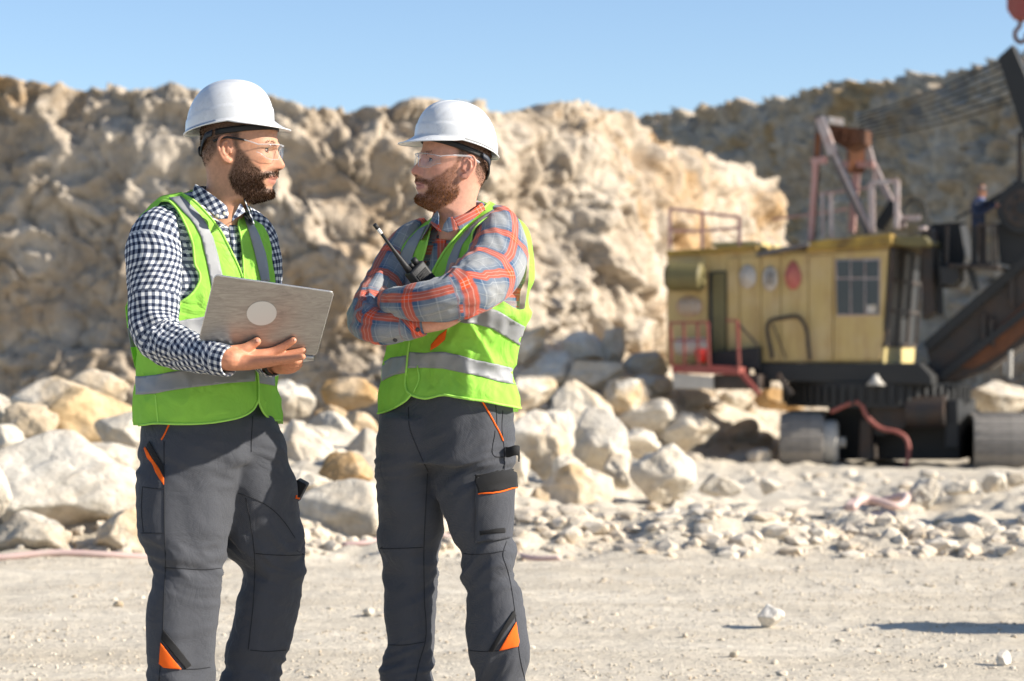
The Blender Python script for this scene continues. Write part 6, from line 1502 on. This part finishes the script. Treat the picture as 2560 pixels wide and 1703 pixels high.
# crawler tracks run away from the camera
def crawler(name, xL, xR, yT, yB, v):
    a = ex(xL, yB, v); b = ex(xR, yB, v); w = np.linalg.norm((b-a)[:2]); h = (yB-yT)/FPX*a[1]; d = np.array([.16, .987, 0]); s = np.array([.987, -.16, 0])
    o = a+s*w/2; L = 4.6; r = h/2
    t = empty(name, o); set_parent(t, SH)
    # outline of the belt in the d / up plane
    pts = []; n1, n2 = 14, 8
    for k in range(n1): pts.append((r+(L-2*r)*k/n1, h, 0))
    for k in range(n2): q = math.pi*k/n2; pts.append((L-r+r*math.sin(q), r+r*math.cos(q), q))
    for k in range(n1): pts.append((L-r-(L-2*r)*k/n1, 0, math.pi))
    for k in range(n2): q = math.pi+math.pi*k/n2; pts.append((r+r*math.sin(q), r+r*math.cos(q), q))
    first = None
    V0, F0 = box((0, 0, 0), (w*.96, .235, .10), None, .02); V1, F1 = box((0, .03, .055), (w*.8, .06, .03)); VJ, FJ = join([(V0, F0), (V1, F1)])
    for (u, z, q) in pts:
        if first is None: ob = mk('track_shoe', VJ, FJ, MT['track'], None, False); first = ob.data
        else: ob = bpy.data.objects.new('track_shoe', first); COL.objects.link(ob)
        tg = d*math.cos(q)-UP*math.sin(q); nr = d*math.sin(q)+UP*math.cos(q)
        m = Matrix((( s[0], tg[0], nr[0], 0), (s[1], tg[1], nr[1], 0), (s[2], tg[2], nr[2], 0), (0, 0, 0, 1)))
        c = o+d*u+UP*z; m.translation = Vector(c); ob.matrix_world = m
        ob.location, rot, _ = m.decompose(); ob.rotation_euler = rot.to_euler(); set_parent(ob, t)
    mk('track_frame', *box(o+d*L/2+UP*h/2, (w*.8, L-.5, h*.72), np.stack([s, d, UP], 1), .03), MT['track'], t, False)
    for k, u in enumerate((r, L*.5, L-r)):
        c = o+d*u+UP*r; mk('track_wheel', *loft(tube_rings(np.array([c+s*w*.35, c+s*(w*.5+.24), c+s*(w*.5+.30)]), np.array([r*.86, r*.86, r*.72]), 30)), MT['dusty_white' if k == 0 else 'track'], t, False)
        mk('hub', *loft(tube_rings(np.array([c+s*(w*.5+.28), c+s*(w*.5+.46)]), .12, 16)), MT['dusty_white'], t, False)
crawler('crawler_track', 1946, 2058, 1042, 1172, -.6)
crawler('crawler_track', 2432, 2585, 1048, 1178, -.9)
# boom, machinery in front of the cab, deck for the man
prism('boom', [(2316, 868), (2560, 655), (2720, 520), (2790, 640), (2600, 830), (2470, 925), (2335, 968)], .9, 2.2, 'dark_steel')
prism('boom_plate', [(2380, 915), (2470, 840), (2585, 735), (2600, 800), (2500, 885), (2430, 922)], .84, .9, 'rust')
bar('boom_edge', (2316, 868), (2720, 515), .22, 'black_steel', .85); bar('boom_edge', (2350, 945), (2640, 720), .16, 'black_steel', .82)
for x, y in ((2450, 790), (2470, 800), (2520, 700)): prism('gusset', [(x, y), (x+14, y-10), (x+16, y+70), (x+2, y+60)], .78, .9, 'dark_steel')
prism('winch_housing', [(2326, 560), (2400, 560), (2412, 640), (2395, 720), (2345, 720), (2330, 660)], 1.5, 2.6, 'black_steel')
prism('winch_housing', [(2300, 560), (2330, 570), (2336, 780), (2306, 800)], .6, 1.4, 'dark_steel')
deck = prism('deck', Z3([(1862, 985), (2165, 1000), (2165, 1022), (1862, 1008)]), .2, 1.8, 'dark_steel')
bar('deck_brace', *Z3([(1985, 1015), (2035, 1150)]), .14, 'black_steel', .5); bar('deck_brace', *Z3([(1800, 900), (1815, 1300)]), .12, 'black_steel', .9)
prism('hose_box', Z3([(1800, 1000), (1915, 1010), (1920, 1080), (1890, 1120), (1815, 1115)]), .3, 1.2, 'black_steel')
for x in (2045, 2085, 2120, 2145): bar('deck_rail_post', *Z3([(x, 745), (x+2, 1000)]), .045, 'dark_steel', .3)  # posts given dark steel so their colour holds the shade over the deck
rail(Z3([(2035, 750), (2150, 755)]), .05, 'dark_steel', .3); rail(Z3([(1770, 755), (1960, 745)]), .06, 'dark_steel', 1.5); rail(Z3([(1855, 760), (1850, 1000)]), .07, 'dark_steel', .6)  # deck rails darkened in colour where they lie in shade
shv = cyl('head_sheave', 2556, 520, .5, 1.1, .58, 'black_steel', seg=40); cyl('sheave_web', 2556, 520, .44, .5, .42, 'dark_steel', shv); cyl('sheave_hub', 2556, 520, .36, .46, .15, 'black_steel', shv)
for k in range(6):
    a = k*math.pi/3; p = ex(2556, 520, .43)+XD*.28*math.cos(a)+UP*.28*math.sin(a); mk('web_hole', *loft(tube_rings(np.array([p, p-LT*.02]), .07, 14)), MT['black_steel'], shv, False)
bar('boom_strut', (2549, 330), (2549, 470), .09, 'dark_steel', 1.0); bar('boom_strut', *Z3([(1900, 720), (2190, 560)]), .05, 'dark_steel', 1.4); bar('boom_strut', *Z3([(2030, 690), (2280, 490)]), .07, 'dark_steel', 1.0)
prism('upper_beam', [(2494, 144), (2532, 110), (2600, 270), (2680, 520), (2620, 560), (2556, 335)], .9, 1.7, 'black_steel')
prism('gear_case', [(2490, 560), (2640, 540), (2640, 680), (2500, 660)], .8, 1.8, 'black_steel')
prism('hanging_bracket', Z4([(2190, 250), (2205, 250), (2205, 330), (2192, 330)]), .4, .5, 'dusty_white'); prism('hanging_bracket', Z4([(2222, 190), (2245, 180), (2240, 350), (2222, 350)]), .4, .5, 'dusty_white')
hk = prism('hook_block', [(2515, -60), (2590, -60), (2590, 35), (2555, 48), (2530, 45), (2517, 25)], 1.1, 1.6, 'red')
pipe('hook', [(2550, 45), (2549, 65), (2538, 80), (2540, 98), (2552, 106), (2564, 98), (2566, 84)], .05, 'rust', 1.35, hk, 40)
bar('hook_rope', (2535, -60), (2535, -400), .05, 'black_steel', 1.35); bar('hook_rope', (2570, -60), (2570, -400), .05, 'black_steel', 1.35)
bar('mast', (2700, 530), (2640, -420), .5, 'black_steel', 1.6)
pipe('lamp_hoop', Z3([(1592, 745), (1600, 640), (1650, 600), (1705, 620), (1730, 690), (1738, 760)]), .03, 'black_steel', .4); bar('lamp_box', *Z3([(1590, 712), (1690, 712)]), .12, 'white_rail', .4)
prism('headlight', Z3([(1680, 765), (1725, 760), (1725, 785), (1680, 788)]), -.1, .1, 'white_rail')
cn = ex(*Z4([(1422, 330)])[0], -.3); mk('bell', *loft(tube_rings(np.array([cn, cn-UP*.1, cn-UP*.24]), np.array([.05, .10, .22]), 16)), MT['dusty_white'], SH)

# the man standing on the deck
def wk(x, y, v): return ex(x, y, v)
def wcap(keys, seg=14):
    K = np.array([[*wk(a, b, v), r] for a, b, v, r in keys]); c = catmull(K, len(keys)*6); return tube(c[:, :3], c[:, 3], seg, round_ends=True)
parts = [wcap([(2447, 562, .7, .15), (2445, 535, .7, .16), (2446, 512, .7, .17), (2450, 502, .7, .12)], 20), wcap([(2451, 500, .7, .07), (2455, 488, .7, .065)]), wcap([(2455, 488, .7, .085), (2456, 478, .7, .095), (2455, 472, .7, .09)], 18),
         wcap([(2461, 486, .7, .03), (2463.5, 484, .7, .02)]),
         wcap([(2436, 512, .52, .075), (2440, 535, .45, .06), (2460, 530, .45, .05), (2478, 520, .5, .042), (2490, 515, .52, .04)]), wcap([(2456, 508, .9, .07), (2474, 512, .95, .055), (2495, 510, .9, .04)]),
         wcap([(2489, 515, .52, .038), (2497, 513, .52, .03)]), wcap([(2496, 510, .9, .036), (2503, 508, .9, .028)]),
         wcap([(2441, 560, .62, .12), (2438, 600, .60, .09), (2436, 640, .60, .07), (2436, 658, .6, .06)], 16), wcap([(2451, 560, .8, .12), (2454, 600, .82, .09), (2456, 640, .82, .07), (2456, 658, .82, .06)], 16)]
for k in range(4):
    parts.append(wcap([(2496, 512+k*1.2, .5+.02*k, .014), (2501, 512+k*1.3, .5+.02*k, .011)], 8)); parts.append(wcap([(2502, 508+k*1.2, .88+.02*k, .014), (2507, 508+k*1.3, .88+.02*k, .011)], 8))
wm = remesh('person', join(parts), .012, MT['skin'], None, 2)
wv = verts_of(wm); px = to_px(wv); col = np.tile(np.array((.014, .022, .05)), (len(wv), 1))
col[px[:, 1] > 566] = (.018, .018, .02); col[(px[:, 1] < 497)] = (.40, .19, .12); col[(px[:, 0] > 2490) & (px[:, 1] > 497)] = (.40, .19, .12); col[(px[:, 1] < 500) & (px[:, 1] > 494)] = (.05, .10, .25)
set_col(wm.data, col); tag(wm, 'man in navy workwear and a grey cap standing on the excavator deck', 'person')
cp = wk(2455, 473, .7); Vc, Fc = ICO[3]; Vc = Vc*np.array([.108, .108, .075]); Vc[:, 2] = np.maximum(Vc[:, 2], -.01)
pk_ = wk(2466, 476, .7); mk('cap', *join([(Vc+cp, Fc), box(pk_, (.14, .15, .015), None, .005)]), MT['grey_steel'], wm)
for x, v in ((2436, .6), (2456, .82)):
    p = wk(x+3, 660, v); mk('boot', *box(p, (.28, .11, .10), None, .03), MT['black_steel'], wm)
